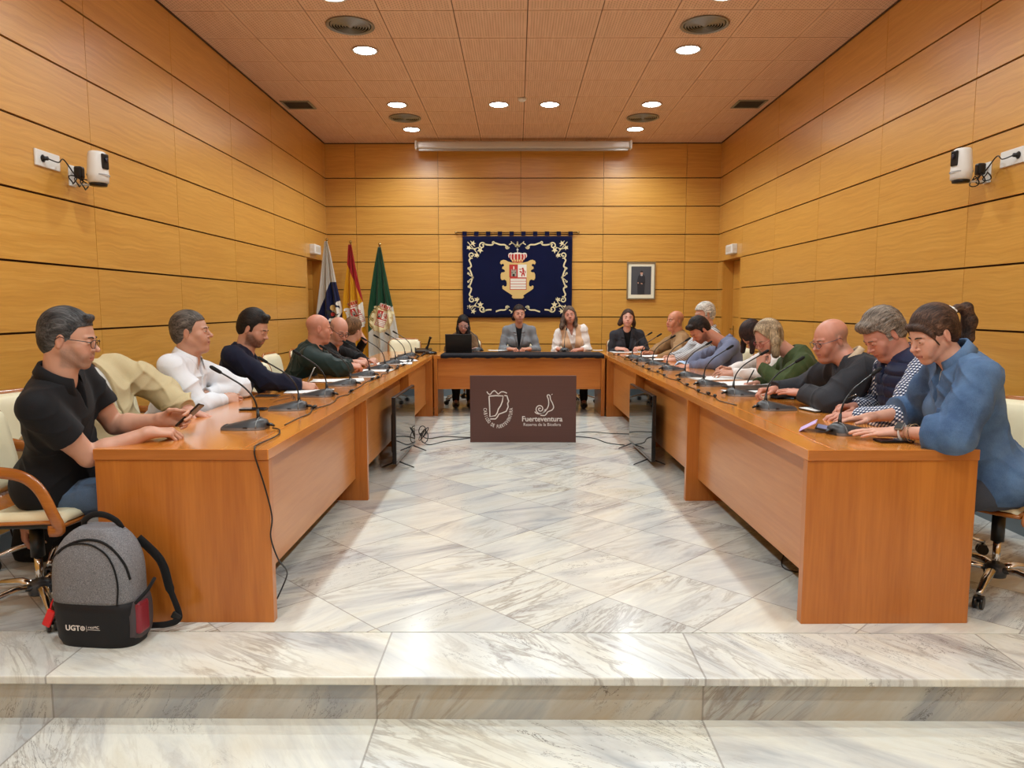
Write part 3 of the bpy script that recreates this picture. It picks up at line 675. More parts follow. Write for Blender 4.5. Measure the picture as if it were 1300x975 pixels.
# ------------------------------------------------------------------ brown institutional sign
a = at_z(597, 561.5, 0); b = at_z(731, 561.5, 0); SW = b.x-a.x; SH = .665; sy = a.y
M_SIGN = NT('brown_sign_laminate'); M_SIGN.bs(col=M_SIGN.mix(M_SIGN.noise(M_SIGN.map(M_SIGN.pos(), sc=(.6, 1, 60)), 2, 3), lin(92, 60, 54), lin(84, 52, 46)), rough=.4); M_SIGN = M_SIGN.m
M_INK = flat('sign_white_lettering', (226, 218, 212), .6)
t = thing('information_sign', ((a.x+b.x)/2, sy+.02, 0), 'dark brown board with two white logos standing before the head table', 'sign')
MB().b2((a.x, sy, .0), (b.x, sy+.04, SH), bev=.002, seg=1).build('board', M_SIGN, t)
for x in (a.x+.2, b.x-.2): MB().tube([(x, sy+.045, .5), (x, sy+.25, .012)], .012, 6).tube([(x, sy+.045, .012), (x, sy+.26, .012)], .012, 6).build('support', M_BLACK, t)
k = SW/1020.; SM = Matrix(((k, 0, 0, a.x-135*k), (0, 0, -.001, sy-.0002), (0, -k*1.02, 0, SH+138*k*1.02), (0, 0, 0, 1)))
# local plane: (x px, y px down); extrusion towards the viewer
def spath(p, n=5): return [(v.x, v.y) for v in smooth_path([(x, y, 0) for x, y in p], n)]
mb = MB(); T_ = 1.5
mb.strip(spath([(298, 288), (313, 309), (332, 312), (350, 290), (372, 280), (392, 297), (408, 310), (432, 292), (458, 290), (490, 303)]), 9, T_, SM)
mb.strip([(318, 331), (385, 326), (454, 329), (446, 380), (430, 420), (408, 452), (396, 490), (378, 516), (326, 526), (323, 430), (318, 331)], 11, T_, SM)
mb.strip([(466, 325), (490, 328), (498, 355), (507, 378), (496, 400), (502, 432), (482, 475), (450, 488), (412, 502), (398, 528), (380, 547), (328, 548)], 11, T_, SM)
txt = 'CABILDO DE FUERTEVENTURA'
for i, ch in enumerate(txt):
    if ch == ' ': continue
    an = math.radians(183-i*(186/(len(txt)-1))); r = 152
    cx, cy = 405+r*math.cos(an)*.92, 462+r*math.sin(an)*1.14
    tang = -(an-PI/2)
    M = SM @ Matrix.Translation((cx, cy, 0)) @ Matrix.Rotation(an-PI/2, 4, 'Z') @ Matrix.Diagonal((.62, -1, 1, 1))
    mb.text(ch, 46, M, T_, bold=.8)
mb.build('island_logo', M_INK, t, 'white outlined island logo with ring of letters')
mb = MB(); sp = [(808+(4+46*q)*math.cos(-.6-q*2*PI*1.9), 452+(4+46*q)*math.sin(-.6-q*2*PI*1.9)) for q in [j/60 for j in range(61)]]
mb.strip(sp, 9, T_, SM)
mb.strip(spath([(758, 478), (775, 494), (808, 500), (845, 485), (875, 450), (890, 410), (888, 365), (876, 330), (884, 318), (902, 326), (908, 360), (928, 400), (938, 435), (922, 462), (885, 478), (868, 500), (850, 514), (812, 512)]), 9, T_, SM)
mb.strip([(916, 318), (926, 310)], 6, T_, SM)
SMf = SM @ Matrix.Diagonal((1, -1, 1, 1))
mb.text('Fuerteventura', 70, SMf @ Matrix.Translation((828, -570, 0)), T_, bold=1.2, space=.98)
mb.text('Reserva de la Biosfera', 42, SMf @ Matrix.Translation((828, -614, 0)), T_, space=.97)
mb.build('snail_logo', M_INK, t, 'white spiral snail logo over the reserve lettering')
# ------------------------------------------------------------------ heraldic rasters
def inpoly(x, y, P):
    c = False; n = len(P)
    for i in range(n):
        x0, y0 = P[i]; x1, y1 = P[i-1]
        if (y0 > y) != (y1 > y) and x < (x1-x0)*(y-y0)/(y1-y0)+x0: c = not c
    return c
def mirr(P, cx): return P+[(2*cx-x, y) for x, y in reversed(P)]
CX = 607
CART = mirr([(607, 368), (560, 372), (520, 362), (500, 350), (478, 346), (456, 356), (449, 374), (460, 388), (474, 380), (486, 390), (482, 404), (470, 408), (468, 424), (484, 432), (496, 446), (484, 456), (462, 458), (454, 478), (456, 512), (466, 526), (490, 520), (504, 530), (510, 556), (506, 578), (490, 582), (478, 570), (468, 580), (472, 602), (500, 622), (540, 648), (560, 662), (552, 676), (566, 688), (607, 688)], CX)
CROWN = mirr([(607, 282), (585, 284), (560, 290), (545, 284), (528, 290), (519, 305), (526, 325), (548, 348), (560, 368), (607, 374)], CX-3)
def arms(x, y):
    """0 gold 1 red 2 white 3 dark 4 grey -1 none"""
    xm = 607-abs(x-604)
    if 530 < x < 684 and 388 < y < 502:
        if x < 606:
            if 548 < x < 594 and 430 < y < 492:
                if 560 < x < 580 and y > 470: return 3
                if y < 440 and int((x-548)/9) % 2: return 1
                if 455 < y < 463 and (552 < x < 560 or 582 < x < 590): return 3
                return 4
            if 566 < x < 576 and 405 < y < 432: return 2
            return 1
        for (lx, ly, rx_, ry_) in ((650, 425, 9, 10), (655, 445, 9, 17), (652, 468, 12, 9), (628, 430, 13, 4), (630, 450, 12, 4), (642, 483, 6, 12), (664, 480, 6, 12), (672, 455, 4, 14), (636, 458, 10, 4)):
            if ((x-lx)/rx_)**2+((y-ly)/ry_)**2 < 1: return 1
        return 2
    if 536 < x < 683 and 502 <= y < 612:
        if x < 541 or x > 678 or y < 508 or y > 606: return 1
        return 2 if int((y-508)/8) % 3 else 5
    if 525 < x < 688 and 384 < y < 502: return 0
    if y < 376 and inpoly(x, y, CROWN):
        if y > 362: return 1
        if y > 344: return 0 if int(x/7) % 3 else 1
        d = abs(x-604); 
        for c in (0, 30, 58, 78):
            w = 4
            if abs(d-c*(1-((y-320)/70.)**2*.5)) < w: return 2
        if y < 296 and d < 84: return 2
        return 1
    if abs(x-604) < 3 and 245 < y < 284 or (abs(y-258) < 3 and abs(x-604) < 9): return 2
    if inpoly(x, y, CART):
        return 0
    return -1
M_GOLD = flat('embroidery_gold', (212, 178, 110), .6); M_RED = flat('embroidery_red', (178, 44, 34), .7); M_EW = flat('embroidery_white', (228, 222, 208), .7)
M_EDK = flat('embroidery_dark', (30, 26, 24), .7); M_EGR = flat('embroidery_grey', (150, 142, 128), .7); M_EPK = flat('embroidery_rose', (206, 150, 134), .7)
ARM_M = [M_GOLD, M_RED, M_EW, M_EDK, M_EGR, M_EPK]
def raster(fn, x0, x1, y0, y1, st, place, name, parent, label=None, mats=None):
    mb = MB(); nx = int((x1-x0)/st); ny = int((y1-y0)/st); vs = {}
    def V(i, j):
        if (i, j) not in vs: vs[(i, j)] = mb.bm.verts.new(place(x0+i*st, y0+j*st))
        return vs[(i, j)]
    for j in range(ny):
        for i in range(nx):
            k = fn(x0+(i+.5)*st, y0+(j+.5)*st)
            if k < 0: continue
            f = mb.bm.faces.new((V(i, j), V(i, j+1), V(i+1, j+1), V(i+1, j))); f.material_index = k
    bmesh.ops.recalc_face_normals(mb.bm, faces=mb.bm.faces)
    return mb.build(name, mats or ARM_M, parent, label)
# ------------------------------------------------------------------ tapestry
yT = 10.83; A = at_y(587.2, 300, yT); B = at_y(725.7, 403.2, yT); TW = B.x-A.x; TH = A.z-B.z
kx = TW/(1085-120); kz = TH/(858-140)
def tp(x, y, o=0): return (A.x+(x-120)*kx, yT-.012-o, A.z-(y-140)*kz)
t = thing('tapestry', ((A.x+B.x)/2, yT, B.z), 'dark navy velvet tapestry with embroidered coat of arms and scrolled border', 'tapestry')
M_VELVET = NT('navy_velvet'); M_VELVET.bs(col=M_VELVET.mix(M_VELVET.noise(M_VELVET.pos(), 3, 3), lin(8, 12, 42), lin(14, 20, 58)), rough=.9, sheen=.15, spec=.1); M_VELVET = M_VELVET.m
mb = MB(); rows = []
for j in range(20):
    z = A.z-TH*j/19; rows.append([(A.x+TW*i/40+.004*math.sin(j*.6)*(i/40-.5), yT-.006-.004*math.sin(i*.7)*(j/19), z) for i in range(41)])
mb.sheet(rows, thick=.006); mb.build('cloth', M_VELVET, t)
for i in range(10):
    x = 139+i*103.3; c = tp(x, 118)
    MB().b2((c[0]-19*kx, yT-.018, c[2]-.03), (c[0]+19*kx, yT-.012, c[2]+.032)).b2((c[0]-19*kx, yT-.018, c[2]+.026), (c[0]+19*kx, yT+.02, c[2]+.032)).build('hanging_tab', M_VELVET, t)
l, r_ = tp(62, 107), tp(1138, 107); rd = MB().cyl((l[0], yT+.004, l[2]), (r_[0], yT+.004, r_[2]), .010, n=12).build('rod', flat('rod_bronze', (128, 92, 52), .35, .8), t)
for q in (l, r_): MB().sphere((q[0], yT+.004, q[2]), .018).build('finial', M_BRASS, rd)
TM = Matrix(((kx, 0, 0, A.x-120*kx), (0, 0, -.001, yT-.0135), (0, -kz, 0, A.z+140*kz), (0, 0, 0, 1)))
mb = MB()
def both(paths, fn):
    for sx in (0, 1):
        for sy in (0, 1):
            for (P, w) in paths:
                Q = [((1206-x) if sx else x, (1004-y) if sy else y) for x, y in P]; fn(Q, w)
def curl(cx, cy, r, a0, turns, n=16): return [(cx+r*(1-.75*q)*math.cos(a0+turns*2*PI*q), cy+r*(1-.75*q)*math.sin(a0+turns*2*PI*q)) for q in [i/n for i in range(n+1)]]
paths = [(spath([(300, 205), (340, 215), (380, 215), (395, 200), (410, 200), (450, 213), (490, 215), (510, 232), (522, 250)]), 13),
         (curl(292, 222, 30, -.3, -1.2), 11), (curl(393, 195, 13, 1.5, 1.0), 9), (curl(512, 235, 18, 0, 1.1), 9),
         (spath([(530, 215), (555, 200), (580, 215), (603, 235)]), 9), (spath([(545, 185), (570, 210), (598, 232)]), 6), (spath([(603, 185), (606, 215), (603, 240)]), 9), (curl(590, 222, 12, 0, 1), 6),
         (spath([(195, 330), (178, 350), (190, 380), (194, 405), (178, 420), (190, 450), (200, 480), (206, 502)]), 13), (curl(200, 305, 28, 1.3, 1.2), 11), (curl(174, 420, 12, 0, 1.0), 8), (curl(170, 464, 10, 0, 1), 8), (spath([(170, 470), (190, 488), (216, 500)]), 7),
         (spath([(165, 190), (205, 235), (245, 285), (262, 320)]), 6), (spath([(190, 180), (230, 230)]), 5), (spath([(160, 240), (215, 250), (270, 235)]), 6)]
both(paths, lambda Q, w: mb.strip(Q, w, 1.5, TM))
def leaf(cx, cy, r, a0, n=5, inner=.45):
    return [(cx+(r if i % 2 == 0 else r*inner)*math.cos(a0+PI*i/n), cy+(r if i % 2 == 0 else r*inner)*math.sin(a0+PI*i/n)) for i in range(2*n)]
lv = [(leaf(212, 202, 26, -1.2), 0), (leaf(176, 240, 24, 2.6), 0), (leaf(275, 262, 30, .3), 0), (leaf(242, 306, 26, 1.2), 0), (leaf(228, 255, 14, 0, 4), 0)]
both(lv, lambda Q, w: mb.prism(Q, 1.8, TM))
mb.build('border_embroidery', flat('embroidery_cream', (226, 212, 168), .6), t, 'cream scrolled leaf border')
raster(arms, 446, 768, 244, 692, 1.8, lambda x, y: tp(x, y, .004), 'coat_of_arms', t, 'gold cartouche with crowned quartered shield')
# ------------------------------------------------------------------ flags on poles
M_POLE = flat('pole_wood', (120, 84, 44), .4)
def satin(name, c):
    if name in _mc: return _mc[name]
    m = NT(name); m.bs(col=lin(*c), rough=.38, sheen=.3, spec=.5); _mc[name] = m.m; return m.m
def flag(px, py, Y, edges, colour, mats, crest, lab):
    """edges: rows (py, left px, right px); colour(px,py)->material index; all in the flag's own hanging plane"""
    top = at_y(px, py, Y); t = thing('flag', (top.x, Y, 0), lab, 'flag', 'flags on poles left of the tapestry')
    MB().cyl((top.x, Y, .03), (top.x, Y, top.z), .013, n=12).build('pole', M_POLE, t)
    MB().lathe([(0, 0), (.13, 0), (.135, .01), (.06, .03), (.02, .06), (0, .06)], (top.x, Y, 0)).build('base', flat('flag_base', (70, 60, 50), .4, .5), t)
    MB().sphere((top.x, Y, top.z+.02), .022).lathe([(0, -.03), (.02, -.028), (.012, -.01), (.014, 0), (0, 0)], (top.x, Y, top.z)).build('finial', M_BRASS, t)
    NU, NV = 110, 150
    def edge(v):
        yy = edges[0][0]+(edges[-1][0]-edges[0][0])*v
        for (ya, la, ra), (yb, lb, rb) in zip(edges, edges[1:]):
            if ya <= yy <= yb+1e-6:
                f = (yy-ya)/(yb-ya); return yy, la+(lb-la)*f, ra+(rb-ra)*f
        return edges[-1]
    def S(u, v, off=0):
        yy, l, r = edge(v); p = at_y(l+(r-l)*u, yy, Y); amp = .012+.05*v
        fold = math.sin(u*PI*2*2.6+v*1.2)*.6+math.sin(u*PI*2*5.3+2-v*1.5)*.3
        return Vector((p.x, Y-.03-amp*(.7+fold)-.0-off, p.z))
    mb = MB(); g = [[mb.bm.verts.new(S(i/NU, j/NV)) for i in range(NU+1)] for j in range(NV+1)]
    for j in range(NV):
        for i in range(NU):
            yy, l, r = edge((j+.5)/NV); f = mb.bm.faces.new((g[j][i], g[j+1][i], g[j+1][i+1], g[j][i+1])); f.smooth = True; f.material_index = colour(l+(r-l)*(i+.5)/NU, yy)
    bmesh.ops.solidify(mb.bm, geom=list(mb.bm.faces), thickness=.003)
    mb.build('cloth', mats, t)
    if crest:
        fn, (cx, cy), sc, ang = crest
        def place(x, y):   # crest pixel frame (arms coords) to flag pixels
            dx, dy = (x-607)*sc, (y-480)*sc; ca, sa = math.cos(ang), math.sin(ang)
            qx, qy = cx+dx*ca-dy*sa, cy+dx*sa+dy*ca
            v = (qy-edges[0][0])/(edges[-1][0]-edges[0][0]); v = min(max(v, 0), 1); yy, l, r = edge(v); u = min(max((qx-l)/(r-l), 0), 1)
            return S(u, v, .006)
        raster(fn, 440, 774, 270, 700, 3.5, place, 'crest', t, None)
    return t
z2 = lambda x, y: (380+x/4.878, 280+y/4.878)
def side(x, y, a, b):  # >0 right of the line a->b going down
    return (b[0]-a[0])*(y-a[1])-(b[1]-a[1])*(x-a[0])
def canary(x, y):
    if (x-612)**2+(y-545)**2 < 900: return 1
    for (cx, cy, r, k) in ((607, 330, 38, 2), (560, 440, 50, 0), (650, 450, 60, 2), (607, 560, 60, 3), (530, 540, 35, 3), (680, 560, 40, 2), (607, 470, 45, 4)):
        if (x-cx)**2+(y-cy)**2 < r*r: return k
    if 470 < x < 740 and abs((x-500)**2/240.**2+(y-480)**2/200.**2-1) < .25 and x > 600: return 2
    return -1
def sparm(x, y):
    if arms(x, y) < 0:
        if (460 < x < 486 or 735 < x < 760) and 400 < y < 680: return 2
        return -1
    k = arms(x, y)
    return {0: 2, 5: 1, 2: 2}.get(k, k) if not (y < 376 and k == 2) else 0
def cabarm(x, y):
    k = arms(x, y); 
    if k < 0: return 0 if ((x-607)/168.)**2+((y-500)/205.)**2 < 1 and (int(x/14)+int(y/14)) % 2 else -1
    return 1 if k == 5 else (6 if k == 0 else k)
ARM_M.append(flat('embroidery_pale', (226, 214, 170), .6))
white, navy, yel, red, green = satin('satin_white', (228, 226, 218)), satin('satin_navy', (22, 36, 88)), satin('satin_yellow', (236, 178, 26)), satin('satin_red', (190, 30, 40)), satin('satin_green', (16, 84, 56))
def ed(L): return [(280+y/4.878, 380+l/4.878, 380+r/4.878) for y, l, r in L]
flag(415, 306, 10.42, ed([(130, 160, 176), (200, 152, 196), (400, 133, 236), (560, 116, 274), (700, 112, 300), (900, 110, 310)]), lambda x, y: 1 if (side(x, y, z2(215, 330), z2(120, 590)) < 0 and y > z2(0, 380)[1]-0) else 0, [white, navy], (canary, z2(222, 560), .072, .5), 'white and blue flag with small crest, leftmost of the three flags')
flag(445, 309, 10.42, ed([(150, 306, 326), (290, 300, 352), (480, 276, 394), (600, 275, 410), (800, 290, 438), (900, 292, 440)]), lambda x, y: 1 if (side(x, y, z2(300, 270), z2(398, 510)) < 0) else 0, [yel, red], (sparm, z2(362, 578), .088, -.35), 'red and yellow flag with crowned crest, middle of the three')
flag(482, 312, 10.38, ed([(165, 490, 508), (300, 466, 534), (440, 446, 562), (560, 431, 588), (720, 436, 618), (900, 440, 622)]), lambda x, y: 1 if side(x, y, z2(600, 510), z2(425, 705)) < 0 else 0, [green, white], (cabarm, z2(516, 600), .088, .32), 'green and white flag with large coat of arms, rightmost of the three')
# ------------------------------------------------------------------ backpack
def loop(cx, cy, z, w, d, n=40, p=3.2, M=None):
    out = []
    for k in range(n):
        a = 2*PI*k/n; c, s = math.cos(a), math.sin(a)
        out.append(Vector((cx+w*abs(c)**(2/p)*(1 if c >= 0 else -1), cy+d*abs(s)**(2/p)*(1 if s >= 0 else -1), z)))
    return out
def loft(mb, loops, mi=0, cap0=True, cap1=True):
    g = [[mb.bm.verts.new(p) for p in L] for L in loops]; n = len(g[0])
    for A_, B_ in zip(g, g[1:]):
        for k in range(n): f = mb.bm.faces.new((A_[k], A_[(k+1) % n], B_[(k+1) % n], B_[k])); f.smooth = True; f.material_index = mi
    if cap0: mb.bm.faces.new(g[0][::-1]).material_index = mi
    if cap1: mb.bm.faces.new(g[-1]).material_index = mi
    return mb
M_HEATHER = NT('heather_grey_canvas'); _o = M_HEATHER.obj(); _n = M_HEATHER.noise(M_HEATHER.map(_o, sc=(1, 1, 2.2)), 330, 3, .8)
M_HEATHER.bs(col=M_HEATHER.ramp(_n, [(.36, lin(62, 62, 66)), (.5, lin(112, 112, 116)), (.64, lin(158, 158, 162))]), rough=.9); M_HEATHER.bump(_n, .3, .002); M_HEATHER = M_HEATHER.m
M_BAGBLK = fabric('black_nylon', (18, 18, 20), (34, 34, 38), 400, .25, .6); M_STRAP = fabric('black_webbing', (14, 14, 15), (28, 28, 30), 500, .4, .8)
t = thing('backpack', (0, 0, 0), 'grey and black backpack standing against the end of the left table', 'backpack')
def bprow(z):
    zz = z/.47; w = .172 if zz < .5 else .172*math.sqrt(max(.004, 1-((zz-.5)/.52)**2.9*.93)); w = w*(.96+.04*min(1, zz/.06)); d = .085+.012*math.sin(min(1, zz)*PI)
    if zz > .7: d *= math.sqrt(max(.03, 1-((zz-.7)/.32)**2*.75))
    if zz < .05: d *= .94; w *= .97
    return w, d
lo = [loop(0, .0-.012*math.sin(z/.47*PI), z, *bprow(z)) for z in (0.0, .008, .03, .07, .11, .15, .188)]
loft(MB(), lo).build('base_panel', M_BAGBLK, t, 'black lower half')
hi_ = [loop(0, .0-.012*math.sin(z/.47*PI), z, *bprow(z)) for z in [.188, .20, .24, .28, .32, .35, .38, .405, .43, .447, .459, .467, .471]]
loft(MB(), hi_).build('body', M_HEATHER, t)
def onfront(x, z, o=.0):   # point on the front face
    w, d = bprow(z); q = min(.999, abs(x)/w); return Vector((x, -.012*math.sin(z/.47*PI)-d*(1-q**3.2)**(1/3.2)-o, z))
arc = [onfront(-.145+.0*k, .20+.02*k, .002) for k in range(6)]
def fr(pts, o=.003): return [onfront(x, z, o) for x, z in pts]
MB().tube(smooth_path(fr([(.128, .19), (.134, .25), (.13, .30), (.115, .35), (.085, .39), (.03, .418), (-.03, .423), (-.08, .41), (-.118, .38)]), 4), .0035, 6).build('zip', M_STRAP, t)
MB().tube(smooth_path(fr([(-.150, .355), (-.10, .40), (-.03, .432), (.04, .435), (.10, .41), (.15, .345), (.165, .28)], .002), 4), .005, 6).build('zip', M_STRAP, t)
MB().tube(smooth_path([(-.075, .02, .455), (-.065, .01, .488), (-.02, 0, .515), (.03, 0, .515), (.07, .01, .49), (.085, .02, .458)], 6), .013, 8, flat_=(1, .45), up=(0, 1, 0)).build('handle', M_STRAP, t)
MB().tube(smooth_path([(.11, .08, .40), (.19, .10, .30), (.225, .10, .18), (.265, .09, .085), (.262, .08, .055), (.22, .07, .04), (.15, .075, .03)], 6), [.02]*13+[.014]*24, 8, flat_=(1, .35), up=(0, 1, 0)).build('shoulder_strap', M_STRAP, t)
MB().box((.256, .085, .07), (.04, .012, .03), rot=(0, .5, 0), bev=.004).build('buckle', M_BLACK, t)
pk = MB(); rows = []
for j in range(9):
    z = .02+.18*j/8; w, d = bprow(z); rows.append([(w*(1-abs(v)**3.2)**(1/3.2)*.985+.016*math.sin(PI*j/8)**.5+.004, v*d*.93, z) for v in [k/8*1.6-.8 for k in range(9)]])
pk.sheet(rows, thick=.002); 
M_MESHP = flat('side_pocket_mesh', (70, 62, 66), .7); pk.build('side_pocket', M_MESHP, t, 'dark mesh side pocket')
MB().box((.176, -.02, .115), (.03, .07, .13), bev=.014, seg=3).build('pocket_contents', flat('crimson_wrapper', (130, 30, 46), .4), t, 'crimson packet in the mesh pocket')
MB().tube([(.19, -.075, .19), (.195, 0, .215), (.18, .07, .235)], .007, 6).build('pocket_binding', M_STRAP, t)
MB().box((-.192, -.06, .105), (.035, .012, .075), rot=(0, .45, 0), bev=.006).tube([(-.172, -.05, .185), (-.182, -.055, .16), (-.185, -.058, .135)], .004, 6).build('luggage_tag', flat('red_tag', (214, 28, 30), .35), t, 'bright red luggage tag')
fy = Matrix(((1, 0, 0, 0), (0, 0, -1, onfront(-.05, .08).y-.002), (0, 1, 0, 0), (0, 0, 0, 1)))
mb = MB(); mb.text('UGT', .030, fy @ Matrix.Translation((-.062, .078, 0)), .001, bold=.0008)
mb.text('FeSMC', .016, fy @ Matrix.Translation((.026, .089, 0)), .001); mb.prism([(-.0, .083), (.052, .083), (.052, .0845), (-.0, .0845)], .001, fy); mb.prism([(-.004, .076), (-.003, .076), (-.003, .10), (-.004, .10)], .001, fy)
mb.strip([(-.020+.0085*math.cos(a), .088+.0085*math.sin(a)) for a in [2*PI*k/20 for k in range(21)]], .0025, .001, fy)
for k_ in (-.004, 0, .004): mb.strip([(-.028, .088+k_), (-.012, .088+k_)], .0014, .001, fy)
mb.strip([(-.020, .080), (-.020, .096)], .0014, .001, fy); mb.build('lettering', M_INK, t, 'white printed letters and globe mark')
_p = at_z(116, 822, 0); t.location = (-1.665, 2.80, .0); t.rotation_euler = (0, 0, -.10)
# black bag under the nearest chair
t = thing('black_bag', (0, 0, 0), 'black soft bag on the floor behind the nearest left chair', 'bag')
rows = []
for z, w, d in ((0, .15, .09), (.01, .17, .10), (.06, .18, .11), (.13, .175, .105), (.19, .15, .085), (.23, .11, .05), (.245, .06, .02)):
    L = loop(0, 0, z, w, d, 32, 2.6); rows.append([v+Vector((.006*math.sin(v.x*60+z*40), .006*math.sin(v.y*70+z*55), 0)) for v in L])
loft(MB(), rows).build('body', M_BAGBLK, t)
MB().tube(smooth_path([(-.10, 0, .20), (-.13, -.03, .27), (-.16, -.04, .24), (-.175, -.03, .15), (-.16, -.02, .09)], 6), .010, 8, flat_=(1, .4)).build('strap', M_STRAP, t)
MB().tube(smooth_path([(-.08, -.07, .19), (0, -.08, .215), (.08, -.07, .20)], 6), .004, 6).build('zip', M_GREY, t)
_p = at_z(75, 716, 0); t.location = (_p.x-.11, _p.y+.12, 0); t.rotation_euler = (0, 0, .3); t.scale = (1, 1, 1.15)
# ------------------------------------------------------------------ signed-distance volumes for people
f32 = np.float32
def npv(v): return np.array([v[0], v[1], v[2]], dtype=np.float64)
class Vol:
    def __init__(s, lo, hi, h):
        s.h = h; s.lo = np.array(lo, float)-3*h; s.n = (np.ceil((np.array(hi, float)+3*h-s.lo)/h)).astype(int)+1
        s.ax = [(s.lo[i]+h*np.arange(s.n[i])).astype(f32) for i in range(3)]
        s.D = np.full(s.n, .5, f32)
    def sub(s, lo, hi):
        a = np.clip(np.floor((np.array(lo)-s.lo)/s.h).astype(int), 0, s.n); b = np.clip(np.ceil((np.array(hi)-s.lo)/s.h).astype(int)+1, 0, s.n)
        sl = tuple(slice(a[i], b[i]) for i in range(3))
        X = s.ax[0][sl[0]][:, None, None]; Y = s.ax[1][sl[1]][None, :, None]; Z = s.ax[2][sl[2]][None, None, :]
        return sl, X, Y, Z
    def join(s, sl, d, k, op):
        A = s.D[sl]
        if A.size == 0: return
        if op == 'add':
            if k > 0:
                h = np.clip(.5+.5*(A-d)/k, 0, 1); s.D[sl] = A*(1-h)+d*h-k*h*(1-h)
            else: s.D[sl] = np.minimum(A, d)
        else:
            d = -d
            if k > 0:
                h = np.clip(.5-.5*(A-d)/k, 0, 1); s.D[sl] = A*(1-h)+d*h+k*h*(1-h)
            else: s.D[sl] = np.maximum(A, d)
    def cone(s, a, b, ra, rb, k=.02, op='add', cut=None, flat_=None):
        a = npv(a); b = npv(b); m = max(ra, rb)*(max(1, flat_[1]) if flat_ else 1)+k+2*s.h
        sl, X, Y, Z = s.sub(np.minimum(a, b)-m, np.maximum(a, b)+m)
        ab = b-a; L = max(float(ab@ab), 1e-9)
        t = np.clip(((X-a[0])*ab[0]+(Y-a[1])*ab[1]+(Z-a[2])*ab[2])/L, 0, 1).astype(f32)
        dx = X-a[0]-t*ab[0]; dy = Y-a[1]-t*ab[1]; dz = Z-a[2]-t*ab[2]
        q = dx*dx+dy*dy+dz*dz
        if flat_:
            n = npv(flat_[0]); pr = dx*n[0]+dy*n[1]+dz*n[2]; q = q+pr*pr*(1/flat_[1]**2-1)
        d = np.sqrt(np.maximum(q, 0))-(ra+(rb-ra)*t)
        if cut is not None:
            c, n = npv(cut[0]), npv(cut[1]); d = np.maximum(d, (X-c[0])*n[0]+(Y-c[1])*n[1]+(Z-c[2])*n[2])
        s.join(sl, d.astype(f32), k, op)
    def chain(s, pts, rs, k=.02, **kw):
        for i in range(len(pts)-1): s.cone(pts[i], pts[i+1], rs[i], rs[i+1], k, **kw)
    def ell(s, c, R, rad, k=.02, op='add'):
        c = npv(c); m = max(rad)+k+2*s.h; sl, X, Y, Z = s.sub(c-m, c+m); R = np.array(R)
        q = [((X-c[0])*R[0, i]+(Y-c[1])*R[1, i]+(Z-c[2])*R[2, i]) for i in range(3)]
        k0 = np.sqrt(sum((q[i]/rad[i])**2 for i in range(3))); k1 = np.sqrt(sum((q[i]/rad[i]**2)**2 for i in range(3)))+1e-6
        s.join(sl, (k0*(k0-1)/k1).astype(f32), k, op)
    def frame(s, c, R, lo=None, hi=None):
        sl, X, Y, Z = s.sub(lo if lo is not None else s.lo, hi if hi is not None else s.lo+s.n*s.h); c = npv(c); R = np.array(R)
        return sl, [((X-c[0])*R[0, i]+(Y-c[1])*R[1, i]+(Z-c[2])*R[2, i]) for i in range(3)]
    def mesh(s):
        D = s.D; S = D < 0; nx, ny, nz = D.shape
        c = np.zeros((nx-1, ny-1, nz-1), np.uint8)
        for i in (0, 1):
            for j in (0, 1):
                for k in (0, 1): c += S[i:nx-1+i, j:ny-1+j, k:nz-1+k]
        act = np.argwhere((c > 0) & (c < 8)); n = len(act)
        if n == 0: return np.zeros((0, 3)), np.zeros((0, 4), int)
        idx = np.full(c.shape, -1, np.int32); idx[act[:, 0], act[:, 1], act[:, 2]] = np.arange(n)
        corners = [(i, j, k) for i in (0, 1) for j in (0, 1) for k in (0, 1)]
        val = {q: D[act[:, 0]+q[0], act[:, 1]+q[1], act[:, 2]+q[2]] for q in corners}
        acc = np.zeros((n, 3)); cnt = np.zeros(n)
        for q in corners:
            for a in range(3):
                if q[a] == 0:
                    r = list(q); r[a] = 1; r = tuple(r); va, vb = val[q], val[r]; m = (va < 0) != (vb < 0)
                    t = np.where(m, va/(va-vb+1e-12), 0)
                    p = np.array(q, float)[None, :].repeat(n, 0); p[:, a] += t
                    acc[m] += p[m]; cnt[m] += 1
        V = s.lo+s.h*(act+acc/cnt[:, None]); Q = []
        for a in range(3):
            b, cc = (a+1) % 3, (a+2) % 3
            sl0 = [slice(None)]*3; sl1 = [slice(None)]*3; sl0[a] = slice(0, -1); sl1[a] = slice(1, None)
            S0 = S[tuple(sl0)]; S1 = S[tuple(sl1)]; e = np.argwhere(S0 != S1)
            e = e[(e[:, b] > 0) & (e[:, cc] > 0) & (e[:, b] < D.shape[b]-1) & (e[:, cc] < D.shape[cc]-1)]
            ins = S[e[:, 0], e[:, 1], e[:, 2]]
            def g(db, dc):
                f = e.copy(); f[:, b] += db; f[:, cc] += dc; return idx[f[:, 0], f[:, 1], f[:, 2]]
            q = np.stack([g(-1, -1), g(0, -1), g(0, 0), g(-1, 0)], 1); q[~ins] = q[~ins][:, ::-1]; Q.append(q)
        Q = np.concatenate(Q); Q = Q[(Q >= 0).all(1)]
        return V, Q
